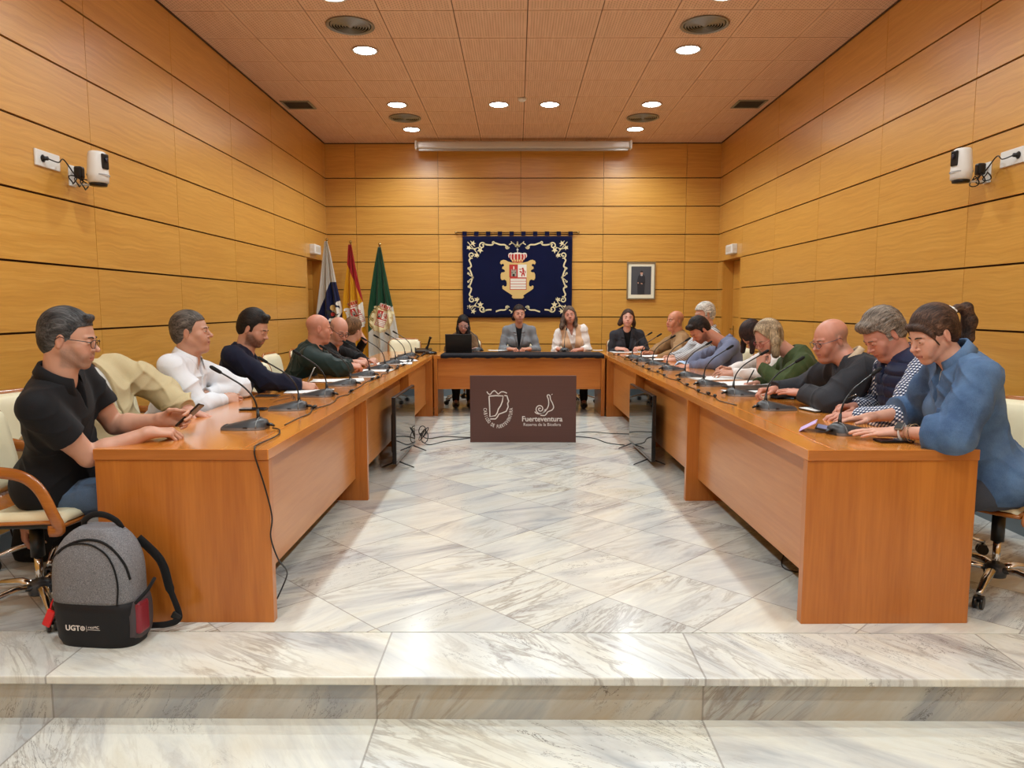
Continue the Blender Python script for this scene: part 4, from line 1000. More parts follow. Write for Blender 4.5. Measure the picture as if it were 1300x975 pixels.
def np_mesh(name, parts, mats, parent, color=None, label=None, loc=None):
    Vs, Qs, o = [], [], 0
    for V, Q in parts: Vs.append(V); Qs.append(Q+o); o += len(V)
    V = np.concatenate(Vs); Q = np.concatenate(Qs); org = npv(parent_origin(parent))
    me = bpy.data.meshes.new(name); me.vertices.add(len(V)); me.vertices.foreach_set('co', (V-org).astype(f32).ravel())
    me.loops.add(len(Q)*4); me.loops.foreach_set('vertex_index', Q.astype(np.int32).ravel())
    me.polygons.add(len(Q)); me.polygons.foreach_set('loop_start', np.arange(0, len(Q)*4, 4, dtype=np.int32)); 
    me.polygons.foreach_set('use_smooth', np.ones(len(Q), bool)); me.update(calc_edges=True)
    if color is not None:
        ca = me.color_attributes.new('Col', 'FLOAT_COLOR', 'POINT'); c4 = np.ones((len(V), 4), f32); c4[:, :3] = color(V); ca.data.foreach_set('color', c4.ravel())
    if loc is not None:
        la = me.attributes.new('loc', 'FLOAT_VECTOR', 'POINT'); la.data.foreach_set('vector', loc(V).astype(f32).ravel())
    for m in (mats if isinstance(mats, (list, tuple)) else [mats]): me.materials.append(m)
    ob = bpy.data.objects.new(name, me); COL.objects.link(ob); ob.parent = parent
    if label: ob['label'] = label
    return ob
_rw = np.random.RandomState(4)
_K = [(_rw.normal(size=3), _rw.uniform(0, 6.28)) for _ in range(40)]
def snoise(X, Y, Z, wl, n=5, o=0, ridge=False):
    r = 0
    for i in range(n):
        k, ph = _K[(i+o) % 40]; k = k/np.linalg.norm(k)*(2*PI/wl)*(1+.35*((i*7) % 5-2)/2)
        v = np.sin(X*k[0]+Y*k[1]+Z*k[2]+ph); r = r+((1-2*np.abs(v)) if ridge else v)
    return r/n
def folds(X, Y, Z, wl, o=0):
    r = 0
    for i in range(4):
        k, ph = _K[(i*3+o) % 40]; k = k/np.linalg.norm(k); k2, p2 = _K[(i*5+o+7) % 40]; k2 = k2/np.linalg.norm(k2)
        w = 1.6*np.sin((X*k2[0]+Y*k2[1]+Z*k2[2])*(2*PI/(wl*2.6))+p2); m = .5+.5*np.sin((X*k2[1]+Y*k2[2]+Z*k2[0])*(2*PI/(wl*3.1))+ph)
        v = np.abs(np.sin((X*k[0]+Y*k[1]+Z*k[2])*(PI/(wl*(1+.25*i)))+ph+w)); r = r+m*(1-v)**2.2
    return .5-r
def hair_mat(name, sc):
    m = NT(name); a = m.n('Attribute', attribute_name='Col').outputs['Color']; l = m.n('Attribute', attribute_name='loc').outputs['Vector']
    n = m.noise(m.map(l, sc=sc), 1.0, 4, .65, .5); n2 = m.noise(m.map(l, sc=tuple(q*2.6 for q in sc)), 1.0, 3, .6)
    t = m.math('ADD', m.math('MULTIPLY', n, .6), m.math('MULTIPLY', n2, .4)); k = m.ramp(t, [(.38, .30), (.5, .9), (.62, 1.9)])
    m.bs(col=m.mix(1.0, a, k, 'MULTIPLY'), rough=.58, spec=.25); m.bump(t, .8, .006); return m.m
def attr_mat(name, rough, sheen=0, sub=0, bscale=0, spec=.4, bstr=.2):
    m = NT(name); a = m.n('Attribute', attribute_name='Col').outputs['Color']; m.bs(col=a, rough=rough, sheen=sheen, spec=spec)
    if sub: m.bs(sub=sub); m.b.inputs['Subsurface Scale'].default_value = .01
    if bscale: m.bump(m.noise(m.obj(), bscale, 3), bstr, .001)
    return m.m
M_SKIN = attr_mat('skin', .48, bscale=220, bstr=.12, sub=.12); M_HAIR = {'back': hair_mat('hair_combed_back', (190, 14, 60)), 'down': hair_mat('hair_hanging', (170, 170, 9)), 'crop': hair_mat('hair_cropped', (170, 60, 120))}
M_EYEW = flat('eye_white', (206, 198, 190), .2); M_IRIS = flat('eye_iris', (52, 36, 26), .15); M_LENS = NT('spectacle_lens'); M_LENS.bs(col=(1, 1, 1), rough=.0, trans=1.0, ior=1.02, alpha=.25); M_LENS = M_LENS.m
M_SHOE = flat('dark_shoe_leather', (30, 24, 22), .4); M_NAIL = None
def hframe(yaw, pitch, roll):
    y, p, r = map(math.radians, (yaw, pitch, roll)); f = Vector((math.cos(y)*math.cos(p), math.sin(y)*math.cos(p), math.sin(p)))
    ri = f.cross(Vector((0, 0, 1))).normalized(); u = ri.cross(f)
    ri2 = ri*math.cos(r)+u*math.sin(r); u2 = u*math.cos(r)-ri*math.sin(r)
    return ri2, f, u2
def RM(r, f, u): return [[r[i], f[i], u[i]] for i in range(3)]
POSES = dict(flat=(6, 8, 5, .0), relaxed=(22, 30, 22, .1), curl=(48, 62, 35, .4), fist=(78, 92, 55, .7), hold=(38, 48, 28, .5), spread=(4, 6, 4, .0), pen=(52, 58, 25, .6))
def hand(vol, W, d, nb, side, pose='relaxed', s=1.0, k=.003):
    """W wrist, d towards the fingers, nb out of the back of the hand, side +1 right hand, -1 left"""
    d = Vector(d).normalized(); nb = Vector(nb); nb = (nb-d*nb.dot(d)).normalized(); w = nb.cross(d)*(1 if side > 0 else -1)
    # thumb side: right hand, palm down, fingers forward -> thumb to the left
    W = Vector(W); c1, c2, c3, tc = POSES[pose]; sp = 1.25 if pose == 'spread' else 1
    kn = [(.088, .031, .0), (.092, .010, .003), (.087, -.011, .001), (.078, -.030, -.003)]
    L = [(.043, .026, .021), (.048, .030, .022), (.044, .028, .021), (.034, .021, .019)]; r = [.0088, .0090, .0086, .0076]
    P = lambda a, b, c: W+(d*a+w*b+nb*c)*s
    for i, (a, b, c) in enumerate(kn): vol.cone(P(-.015, b*.55, 0), P(a, b, c-.003), .0165*s, .0112*s, .016*s, flat_=None)
    for i, (a, b, c) in enumerate(kn):
        p = P(a, b, c-.002); ang = 0; base = Vector((0, 0, 0)); fan = w*((1.5-i)*.05*sp)
        for j, (cc, ln) in enumerate(zip((c1*(1+.08*i), c2, c3), L[i])):
            ang += math.radians(cc); dd = ((d+fan)*math.cos(ang)-nb*math.sin(ang)).normalized(); q = p+dd*ln*s
            vol.cone(p, q, (r[i]-.0006*j)*s, (r[i]-.0006*(j+1))*s, k if j else .008*s); p = q
    p = P(.012, .022, -.008); t1 = (w*.62+d*.72-nb*(.25+tc*.4)).normalized(); q = p+t1*.046*s; vol.cone(p, q, .0155*s, .0115*s, .014*s)
    t2 = (w*(.25-.4*tc)+d*.95-nb*(.15+tc*.35)).normalized(); r2 = q+t2*.032*s; vol.cone(q, r2, .0108*s, .0095*s, .006*s)
    t3 = (w*(.05-.5*tc)+d*.95-nb*(.1+tc*.35)).normalized(); vol.cone(r2, r2+t3*.025*s, .0095*s, .0075*s, k)
def elbow_of(S, W, a, b, hint, zmin=None):
    S, W, hint = Vector(S), Vector(W), Vector(hint); v = W-S; D = v.length
    if D > (a+b)*.985: f = D/((a+b)*.985); a *= f; b *= f
    x = (D*D+a*a-b*b)/(2*D); h = math.sqrt(max(a*a-x*x, 1e-6)); ax = v/D; c = S+ax*x; hv = hint-c; hv = hv-ax*hv.dot(ax)
    if hv.length < 1e-4: hv = Vector((0, 0, -1))
    hv = hv.normalized()
    if zmin is not None:
        o2 = ax.cross(hv); best = None
        for k in range(0, 37):
            for sg in (1, -1):
                a_ = math.radians(5*k)*sg; e = c+(hv*math.cos(a_)+o2*math.sin(a_))*h
                if e.z >= zmin or e.x < -1.80 or e.x > 1.99 or e.y > 9.70: return e
                if best is None or e.z > best.z: best = e
        return best
    return c+hv*h
FACE = dict(nose=1.0, jaw=1.0, w=1.0)
def head_vol(hc, R, h, s, neck, sp):
    """head in its own frame: x right, y forward, z up; origin at ear/eye level"""
    r, f, u = R; RR = RM(r, f, u); P = lambda x, y, z: Vector(hc)+(r*x+f*y+u*z)*s
    fat = sp.get('fat', 0); fem = sp.get('fem', 0); nose = sp.get('nose', 1.0)
    lo = np.minimum(npv(P(0, 0, 0))-.15, npv(neck)-.08); hi = np.maximum(npv(P(0, 0, 0))+.15, npv(neck)+.08); V = Vol(lo, hi, h)
    def E(x, y, z, a, b, c, k=.02, op='add'): V.ell(P(x, y, z), RR, (a*s, b*s, c*s), k*s, op)
    def C(p, q, ra, rb, k=.01, op='add'): V.cone(P(*p), P(*q), ra*s, rb*s, k*s, op)
    E(0, -.018, .035, .0755, .095, .083); E(0, .020, .0, .066, .070, .085, .03)
    jw = (.052+.006*fat-.005*fem); E(0, .032, -.050, jw, .056, .060, .03)
    C((-.052*(1-.08*fem), -.004, -.045), (-.020, .066, -.096), .020+.004*fat, .018, .02); C((.052*(1-.08*fem), -.004, -.045), (.020, .066, -.096), .020+.004*fat, .018, .02)
    E(0, .073, -.100, .019-.003*fem, .017, .016, .02)                                # chin
    if fat: E(0, .045, -.112, .042, .04, .022, .03)
    for q in (-1, 1):
        E(q*.045, .058, -.026, .022, .020, .022, .025)                            # cheek bones
        E(q*.036, .074, -.056, .020, .016, .022, .025)                            # muzzle sides
        E(q*.033, .103, .001, .0175, .017, .0125, .010, 'sub')                     # eye sockets
        C((q*.012, .086, .0185), (q*.045, .073, .019), .0082-.002*fem, .0070-.002*fem, .010)  # brow
    E(0, .082, -.066, .026, .016, .018, .02)
    C((0, .085, .010), (0, .107*nose, -.026), .0068, .0092, .012); E(0, .113+.006*(nose-1)*3, -.031, .0108, .0096, .0088, .010)
    for q in (-1, 1): E(q*.0125, .096, -.034, .0072, .0085, .0066, .006)
    C((-.022, .086, -.0645), (0, .0965, -.0615), .0042, .0055, .005); C((.022, .086, -.0645), (0, .0965, -.0615), .0042, .0055, .005)
    C((-.018, .086, -.0715), (0, .0945, -.0735), .0048, .0062, .005); C((.018, .086, -.0715), (0, .0945, -.0735), .0048, .0062, .005)
    C((-.024, .094, -.0675), (.024, .094, -.0675), .0017, .0017, .003, 'sub'); C((-.010, .103, -.0676), (.010, .103, -.0676), .0017, .0017, .003, 'sub')
    for q in (-1, 1):                                                         # lids around the eyes
        c = P(q*.0315, .0795, .0); op_ = sp.get('eyes', .78); sl, (X, Y, Z) = V.frame(c, RR, npv(c)-.03, npv(c)+.03)
        X, Y, Z = X/s, Y/s, Z/s; d = np.sqrt(X*X+Y*Y+Z*Z)-.0143
        slit = np.abs(Z+.0012)-(.0052*op_-.0002)+np.abs(X)**2*22; slit = np.maximum(slit, -(Y-.004)); d = np.maximum(d, -slit)
        V.join(sl, (d*s).astype(f32), .003*s, 'add')
    for q in (-1, 1):                                                         # ears
        er = (Vector(r)*q*.96-Vector(f)*.28).normalized(); ef = (Vector(f)+Vector(r)*q*.38).normalized(); ER = RM(er, ef, u); c = P(q*.0755, -.012, -.008)
        V.ell(c, ER, (.0068*s, .0165*s, .0275*s), .008*s); V.ell(Vector(c)+er*.0075*s+ef*.003*s+Vector(u)*.004*s, ER, (.0050*s, .0095*s, .0165*s), .005*s, 'sub')
        V.ell(Vector(c)-Vector(u)*.024*s, ER, (.006*s, .009*s, .009*s), .004*s)
    nr = sp.get('neckr', .056-.009*fem)
    V.cone(P(0, -.03, -.045), Vector(neck)+Vector((0, 0, -.03)), nr*s, (nr+.008)*s, .03*s)
    V.cone(P(0, .012, -.085), Vector(neck)+Vector(f)*.02, .030*s, .045*s, .03*s)
    return V
def skin_color(sp, hc, R, s):
    base = np.array(lin(*sp.get('skin', (208, 158, 134))))*np.array((.86, .84, .82)); r, f, u = (npv(x) for x in R); hc = npv(hc); lipc = np.array(lin(*sp.get('lips', (176, 104, 96))))
    beard = sp.get('beard', 0); bc = np.array(lin(*sp.get('beardcol', (96, 84, 78)))); scalp = sp.get('scalp', 0)
    def fn(V):
        q = (V-hc)/s; x, y, z = q@r, q@f, q@u; n = len(V); c = np.tile(base, (n, 1)); near = (np.sqrt((q*q).sum(1)) < .2)
        def g(cx, cy, cz, rad): return np.exp(-((np.abs(x)-cx)**2+(y-cy)**2+(z-cz)**2)/rad**2)*near
        red = np.clip(.35*g(.045, .07, -.03, .028)+.5*g(0, .108, -.03, .016)+.45*g(.08, -.01, -.005, .03), 0, 1)
        c = c*(1-red[:, None]*np.array([.0, .22, .2]))
        c = c*(1+.05*snoise(V[:, 0], V[:, 1], V[:, 2], .03, 5))[:, None]
        lip = near*(y > .078)*(np.abs(x) < .025)*np.exp(-(((z+.0675)/.0085)**4)); c = c*(1-lip[:, None]*.75)+lipc*lip[:, None]*.75
        cr = np.exp(-(((np.abs(z+.0676))/.0022)**2))*near*(y > .078)*(np.abs(x) < .024); c = c*(1-.45*cr[:, None])
        if beard:
            b = near*np.clip((-.030-z+.0*(y))/.02+np.clip((.045-y)/.03, -.6, .4), 0, 1)*np.clip((y+.012)/.014, 0, 1)*np.clip((z+.125)/.012, 0, 1)*(1-lip)
            b = b*np.clip(1-(np.exp(-((np.abs(x)/.026)**2))*(z > -.053)*(z < -.0))*1.2, 0, 1)
            mo = near*np.exp(-((z+.052)/.008)**2)*(np.abs(x) < .03)*(y > .07); b = np.clip(b+mo, 0, 1)
            b = b*beard*(.75+.35*snoise(V[:, 0], V[:, 1], V[:, 2], .007, 6, 9)); b = np.clip(b, 0, 1)[:, None]; c = c*(1-b)+bc*b
        if scalp:   # cropped stubble on a bald head's sides and back
            b = near*np.clip((.062-z)/.03, 0, 1)*np.clip((.022-y)/.02, 0, 1)*np.clip((z+.075)/.02, 0, 1)*scalp*(np.abs(np.abs(x)-.0)<.2); ear = g(.083, -.012, -.006, .022); b = np.clip(b*(1-1.3*ear), 0, 1)[:, None]
            c = c*(1-b)+np.array(lin(*sp.get('haircol', (90, 80, 76))))*b
        return c
    return fn
def hair_vol(hc, R, h, s, sp, G):
    r, f, u = R; RR = RM(r, f, u); P = lambda x, y, z: Vector(hc)+(r*x+f*y+u*z)*s; st = sp['hair']
    ext = .36 if st.get('long') or st.get('locks') else .18
    V = Vol(npv(hc)-ext, npv(hc)+ext, h); t = st.get('t', .008)
    V.ell(P(0, -.019, .036), RR, ((.0765+t*.7)*s, (.096+t)*s, (.085+st.get('top', t))*s), 0)
    if st.get('nape', 1): V.ell(P(0, -.050, -.012), RR, ((.062+t*.5)*s, (.058+t)*s, (.075)*s), .02*s)
    sl, (X, Y, Z) = V.frame(hc, RR); X, Y, Z = X/s, Y/s, Z/s
    zh = st.get('line', .066)-(np.abs(X)/.06)**2*st.get('temple', .008)*1.0; ys = np.where(Z < st.get('burn', -.012), -.030, st.get('side', .024))+np.clip(Z-.02, 0, .05)*.5
    g = np.minimum(zh-Z, Y-ys); V.D = np.maximum(V.D, (g*s).astype(f32))
    if not st.get('long'): V.D = np.maximum(V.D, ((st.get('bottom', -.075)-Z)*s).astype(f32))
    if not st.get('cover'):
        for q in (-1, 1): V.ell(P(q*.086, -.010, -.006), RR, (.020*s, .017*s, .028*s), .004*s, 'sub')
    for (a, b, ra, rb) in st.get('tufts', []): V.cone(P(*a), P(*b), ra*s, rb*s, .012*s)
    for lk in st.get('locks', []):  # polyline: first point head-local, next ones offsets in the upright frame G
        p = P(*lk[0][:3]); rr = lk[0][3]
        for o in lk[1:]:
            q = p+(G[0]*o[0]+G[1]*o[1]+Vector((0, 0, 1))*o[2])*s; V.cone(p, q, rr*s, o[3]*s, .018*s, flat_=None); p, rr = q, o[3]
    sl, (X, Y, Z) = V.frame(hc, RR if st.get('flow', 'back') != 'down' else RM(G[0], G[1], Vector((0, 0, 1)))); X, Y, Z = X/s, Y/s, Z/s
    am = st.get('amp', .0013); lf = st.get('flow', 'back')
    if lf == 'back': w_ = snoise(X*1.0, Y*.18, Z*.5, .022, 6, 3, True)
    else: w_ = snoise(X, Y, Z*.10, .024, 6, 3, True)
    V.D = (V.D+am*s*w_).astype(f32)
    if not st.get('nocut'):
        # keep the face clear
        fz, fr_ = st.get('face', (-.045, .085)); V.ell(P(0, .066, fz), RR, (st.get('fw', .060)*s, .062*s, fr_*s), .004*s, 'sub')
        if st.get('long') and not st.get('nopart'): V.ell(P(.006, .098, .062), RR, (.016*s, .034*s, .026*s), .010*s, 'sub')
    return V
def hair_color(c1, c2, hc, R, s, flow, c3=None):
    r, f, u = (npv(x) for x in R); hc = npv(hc); a = np.array(lin(*c1)); b = np.array(lin(*c2)); c_ = np.array(lin(*(c3 or c2)))
    def fn(V):
        q = (V-hc)/s; x, y, z = q@r, q@f, q@u
        n = snoise(x, y, z, .07, 5, 12)
        t = np.clip(.35+.5*n, 0, 1)[:, None]; c = a*(1-t)+b*t
        if c3: m = np.clip((.02-z)/.05, 0, 1)[:, None]*np.clip((y+.06)/.05, 0, 1)[:, None]; c = c*(1-m*.8)+c_*m*.8
        return c
    return fn
class Torso: pass
def torso_prims(V, T, g, fem=0, belly=0, bulk=1.0, k=.05, low=True):
    r, f, u = T.R; RR = RM(r, f, u); P = lambda a, b, c: T.hip+r*a+f*b+u*c; L = T.L
    if low: V.ell(P(0, -.01, .02), RR, (.170*bulk+g, .125+g, .12+g), k)
    V.ell(P(0, .01+belly*.03, L*.28), RR, ((.148-.018*fem)*bulk+g+belly*.012, .108-.008*fem+g+belly*.04, .17+g), k)
    V.ell(P(0, .005, L*.66), RR, ((.165-.02*fem)*bulk+g, .108+g, .175+g), k)
    V.ell(P(0, -.015, L*.84), RR, ((.155-.015*fem)*bulk+g, .085+g, .10+g), k)
    for q, S in ((-1, T.SL), (1, T.SR)):
        V.cone(T.neck-f*.012-u*.030, S-u*.006, .044+g*.8, .050-.006*fem+g*.8, .03)
        if fem: V.ell(P(q*.072, .088, L*.62), RR, (.060+g, .050+g, .062+g), .03)
def person(label, head, hdir, face, hip, R=None, L=None, neck=None, s=1.0, px=None, sp=None, top=None, legs=(48, 52, 66), lod=1, lean=None, group=None, noleg=False, shoulder=(0, 0), shoe=M_SHOE, extras=None, name='person'):
    sp = sp or {}; fem = sp.get('fem', 0); lodh = {0: .0024, 1: .0035, 2: .005}[lod]; loda = {0: .003, 1: .004, 2: .005}[lod]; lodc = {0: .0042, 1: .0055, 2: .007}[lod]
    hc = at_y(*head) if head[0] > 5 else Vector(head); HR = hframe(*hdir); tf = Vector((math.cos(math.radians(face)), math.sin(math.radians(face)), 0))
    if neck is None: nk = hc-HR[2]*.105*s-Vector((0, 0, .055))*s-tf*.035*s
    else: nk = at_y(*neck) if neck[0] > 5 else Vector(neck)
    hipv = Vector((hip[0], hip[1], .56 if len(hip) < 3 else hip[2])); T = Torso(); T.hip = hipv; T.neck = nk; u = (nk-hipv).normalized(); T.L = (nk-hipv).length
    r = tf.cross(u).normalized(); f = u.cross(r).normalized(); T.R = (r, f, u); sw = (.178-.022*fem)*s*sp.get('sw', 1)
    T.SR = nk+r*sw-u*(.065+shoulder[0])+f*.0; T.SL = nk-r*sw-u*(.065+shoulder[1])
    root = thing(name, (hipv.x, hipv.y, 0), label, 'person', group); G = (tf.cross(Vector((0, 0, 1))), Vector((HR[1].x, HR[1].y, 0)).normalized())
    G = (G[1].cross(Vector((0, 0, 1))), G[1])
    bulk = sp.get('bulk', 1.0); parts = [head_vol(hc, HR, lodh, s, nk, sp).mesh()]
    armr = sp.get('armr', 1-.14*fem)*s; arms = []
    for q, A, S in ((1, R, T.SR), (-1, L, T.SL)):
        if A is None: continue
        W = at_y(*A['w']) if A['w'][0] > 5 or A.get('px') else Vector(A['w']); hint = at_y(*A['e']) if 'e' in A and A['e'][0] > 5 else (Vector(A['e']) if 'e' in A else S+r*q*.12-u*.3-f*.05)
        E = elbow_of(S, W, .285*s, .250*s, hint, A.get('zmin', .80))
        fd = Vector(A['d']).normalized() if 'd' in A else (W-E).normalized(); nb = Vector(A.get('n', (0, 0, 1)))
        lo = np.minimum.reduce([npv(S), npv(E), npv(W), npv(W+fd*.2)])-.08; hi = np.maximum.reduce([npv(S), npv(E), npv(W), npv(W+fd*.2)])+.08; V = Vol(lo, hi, loda)
        m = (E+W)/2*.3+E*.7; V.chain([S, S*.5+E*.5, E], [.048*armr, .046*armr*bulk, .038*armr], .02); V.chain([E, E*.72+W*.28, W], [.038*armr, .0425*armr, .0255*armr], .02)
        V.cone(E*.1+W*.9, W+fd*.01, .027*armr, .024*armr, .015, flat_=(nb.normalized(), .75))
        hand(V, W, fd, nb, q, A.get('pose', 'relaxed'), s*sp.get('hands', 1.0)); parts.append(V.mesh()); arms.append((q, S, E, W, fd, nb))
    # legs
    kn, an = [], []
    for q in (-1, 1):
        H = hipv+r*q*.088-Vector((0, 0, .015)); K = Vector((H.x, H.y, 0))+tf*.40*s+r*q*.005+Vector((0, 0, .50)); K.z = .50; A_ = K+tf*(.02)+Vector((0, 0, -.40)); kn.append((H, K)); an.append(A_)
    pts = [npv(hipv), npv(nk)]+[npv(x) for x in an]+[npv(k[1]) for k in kn]; lo = np.minimum.reduce(pts)-.22; hi = np.maximum.reduce(pts)+.22
    V = Vol(lo, hi, .010); torso_prims(V, T, -.022, fem, sp.get('belly', 0), bulk, .05)
    for (H, K), A_ in zip(kn, an):
        V.chain([H, K, A_], [.066, .046, .032], .03); V.cone(A_, A_+tf*.10-Vector((0, 0, .035)), .03, .022, .02)
    if not noleg or True: parts.append(V.mesh())
    np_mesh('body', parts, M_SKIN, root, skin_color(sp, hc, HR, s), 'skin of face and hands')
    # trousers
    legc = fabric('trousers_%d_%d_%d' % legs, legs, None, 260, .3)
    V = Vol(lo, (hi[0], hi[1], hipv.z+.16), .0065 if lod == 0 else .009); torso = T
    V.ell(hipv+u*.02, RM(r, f, u), (.178*bulk, .135, .12), .04)
    for (H, K), A_ in zip(kn, an): V.chain([H, K, A_+Vector((0, 0, .02))], [.088*bulk, .064, .050], .035)
    sl, (X, Y, Z) = V.frame((0, 0, 0), np.eye(3)); V.D = (V.D+.006*folds(X, Y, Z, .10, 2)).astype(f32); np_mesh('trousers', [V.mesh()], legc, root, None, sp.get('leglabel'))
    for A_ in an:
        V = Vol(npv(A_)-.2, npv(A_)+.2, .007); rr = tf.cross(Vector((0, 0, 1))); V.ell(A_+tf*.045-Vector((0, 0, .055)), RM(rr, tf, (0, 0, 1)), (.047, .13, .042), .01); V.cone(A_+Vector((0, 0, .0)), A_-Vector((0, 0, .05)), .04, .042, .02)
        sl, (X, Y, Z) = V.frame((0, 0, .004), np.eye(3)); V.D = np.maximum(V.D, (-Z).astype(f32)); np_mesh('shoe', [V.mesh()], shoe, root)
    # upper garments
    def torso_frame_cut(V, cutfn):
        sl, (a, b, c) = V.frame(nk, RM(r, f, u)); V.D = cutfn(V.D, a, b, c).astype(f32)
    for gi, gm in enumerate(top or []):
        patch_q = []; g = gm.get('g', .008); sleeve = gm.get('sleeve', 'long'); P_ = [npv(hipv), npv(T.SL), npv(T.SR), npv(nk)]
        if sleeve:
            for (q, S, E, W, fd, nb) in arms: P_ += [npv(E), npv(W)]
        lo_ = np.minimum.reduce(P_)-.20; hi_ = np.maximum.reduce(P_)+.14; lo_[2] = max(lo_[2], gm.get('hem', .485)-.03); V = Vol(lo_, hi_, lodc)
        torso_prims(V, T, g, fem, sp.get('belly', 0), bulk, .045)
        if g > .004: V.ell(hipv+u*.03, RM(r, f, u), ((.178*bulk)+.014+g*.6, .136+.014+g*.6, .14), .05)
        if gm.get('turtle'): V.cone(nk-u*.02, nk+(hc-nk)*.38, (.062-.007*fem)*s, (.055-.006*fem)*s, .02)
        loose = gm.get('loose', 0)
        if sleeve:
            for (q, S, E, W, fd, nb) in arms:
                ar = armr; c0, c1 = (.051+g+loose)*ar*bulk, (.046+g+loose)*ar
                if sleeve == 'short':
                    e = S+(E-S)*.62; V.cone(S, S+(E-S)*.7, c0, (.056+g)*ar, .03, cut=(e, (E-S).normalized()))
                elif sleeve == 'rolled':
                    V.chain([S, S*.5+E*.5, E], [c0, c0*1.02, c1*1.08], .03); e = E+(W-E)*gm.get('roll', .35); V.cone(E, E+(W-E)*.55, c1*1.08, c1*1.12, .02, cut=(e, (W-E).normalized()))
                    V.cone(E+(W-E)*(gm.get('roll', .35)-.13), E+(W-E)*.5, c1*1.22, c1*1.22, .004, cut=(e, (W-E).normalized()))
                else:
                    V.chain([S, S*.5+E*.5, E], [c0, c0*.98, c1*1.04], .03); e = E+(W-E)*gm.get('cuff', .96); V.cone(E, E+(W-E)*1.15, c1*1.04, (.031+g*.7+loose*.5)*ar, .02, cut=(e, (W-E).normalized()))
        am = gm.get('wr', .004); sl, (X, Y, Z) = V.frame((0, 0, 0), np.eye(3)); V.D = (V.D+am*1.6*folds(X, Y, Z, gm.get('wl', .085)*1.5, gi*5+int(abs(hipv.y*10)) % 9)).astype(f32)
        if gm.get('quilt'):
            sl, (a, b, c) = V.frame(nk, RM(r, f, u)); V.D = (V.D-.010*np.sqrt(np.abs(np.sin(PI*(c+.12*np.abs(a))/gm['quilt'])))+.004).astype(f32)
        if gm.get('rib'):
            sl, (a, b, c) = V.frame(nk, RM(r, f, u)); V.D = (V.D-.001*np.sin(a*420)).astype(f32)
        if gm.get('vest'):   # arm holes
            for (q, S, E, W, fd, nb) in arms or []:
                V.cone(S+r*q*.02+(E-S)*.05+u*0, S+r*q*.10+(E-S)*.25, .070, .085, .006, 'sub')
        V.D = np.maximum(V.D, (gm.get('hem', .485)-Z-.01*np.sin((X+Y)*14)).astype(f32))
        v = gm.get('v')
        if v:  # neck opening: depth, half width at the top
            dep, wd = v
            def cutfn(D, a, b, c):
                e = wd*np.clip((c+dep)/dep, 0, 1.4)**.85; inside = np.minimum(np.minimum(e-np.abs(a), c+dep), b+.02); return np.maximum(D, inside)
            Dfull = V.D.copy(); torso_frame_cut(V, cutfn)
        for (pn, a0, a1, c0, c1, pm, off) in gm.get('patches', []):
            V3 = Vol(lo_, hi_, lodc*.8) if False else Vol(lo_, hi_, lodc); V3.D = V.D-off; sl, (a, b, c) = V3.frame(nk, RM(r, f, u))
            bx_ = np.maximum(np.maximum(np.abs(a-(a0+a1)/2)-abs(a1-a0)/2, np.abs(c-(c0+c1)/2)-abs(c1-c0)/2), -b); V3.D = np.maximum(np.maximum(V3.D, bx_), -(V.D+.004)).astype(f32); patch_q.append((pn, V3.mesh(), pm))
        # neck hole
        V.cone(nk-u*.015, nk+(hc-nk)*.6, gm.get('hole', .058-.006*fem)*s, .052*s, .004, 'sub') if not gm.get('turtle') else V.cone(nk+(hc-nk)*.40, nk+(hc-nk)*.9, .045*s, .045*s, .003, 'sub')
        ob = np_mesh(gm['name'], [V.mesh()], gm['mat'], root, None, gm.get('label'))
        for pn, pmesh, pm in patch_q: np_mesh(pn, [pmesh], pm, ob)
        if v and gm.get('lapel'):
            lw = gm['lapel']
            V2 = Vol(lo_, hi_, lodc); V2.D = Dfull-.010; sl, (a, b, c) = V2.frame(nk, RM(r, f, u))
            e = wd*np.clip((c+dep)/dep, 0, 1.4)**.85; w_ = lw*np.clip((c+dep)/(dep*.75), 0.12, 1); notch = np.where((c > -.085) & (c < -.072), .02, 0)
            band = np.maximum(np.maximum(np.abs(np.abs(a)-e-w_*.5)-(w_*.5-notch), -(c+dep-.005)), -(b+.03)); band = np.maximum(band, c-.02)
            V2.D = np.maximum(V2.D, band).astype(f32)
            V2.cone(nk-u*.015, nk+(hc-nk)*.6, .055*s, .052*s, .004, 'sub'); np_mesh('lapel', [V2.mesh()], gm.get('lapelmat', gm['mat']), ob)
        if gm.get('collar'):
            cw = gm['collar']; mb = MB(); rows = []; gap = gm.get('gap', 20); ax = (hc-nk).normalized(); ax = (ax+u).normalized(); fx = (f-ax*f.dot(ax)).normalized(); rx_ = fx.cross(ax)
            cr = (.067-.006*fem)*s+g*.35; C0 = nk+ax*gm.get('crise', .016)
            for j in range(33):
                th = math.radians(gap+(360-2*gap)*j/32); fr_ = (math.cos(th)+1)/2; d_ = rx_*math.sin(th)+fx*math.cos(th)*1.05
                dn = -.036*fr_**1.5; b0 = C0+d_*cr+ax*(dn-.012); b1 = C0+d_*(cr-.004)+ax*(dn+cw*.62); t_ = 1+.7*fr_**3
                b2_ = C0+d_*(cr+.006)+ax*(dn+cw*.60); b3 = C0+d_*(cr+.018+.016*fr_)+ax*(dn+cw*.6-cw*.95*t_)
                rows.append([b0, b1, (b1+b2_)/2+ax*.002, b2_, b3])
            mb.sheet(rows, thick=.0022); mb.build('collar', gm.get('collarmat', gm['mat']), ob)
    # hair, brows, eyes, spectacles
    P = lambda x, y, z: Vector(hc)+(HR[0]*x+HR[1]*y+HR[2]*z)*s; hcol = sp.get('haircol', (40, 30, 24)); hcol2 = sp.get('haircol2', tuple(int(x*1.5+6) for x in hcol))
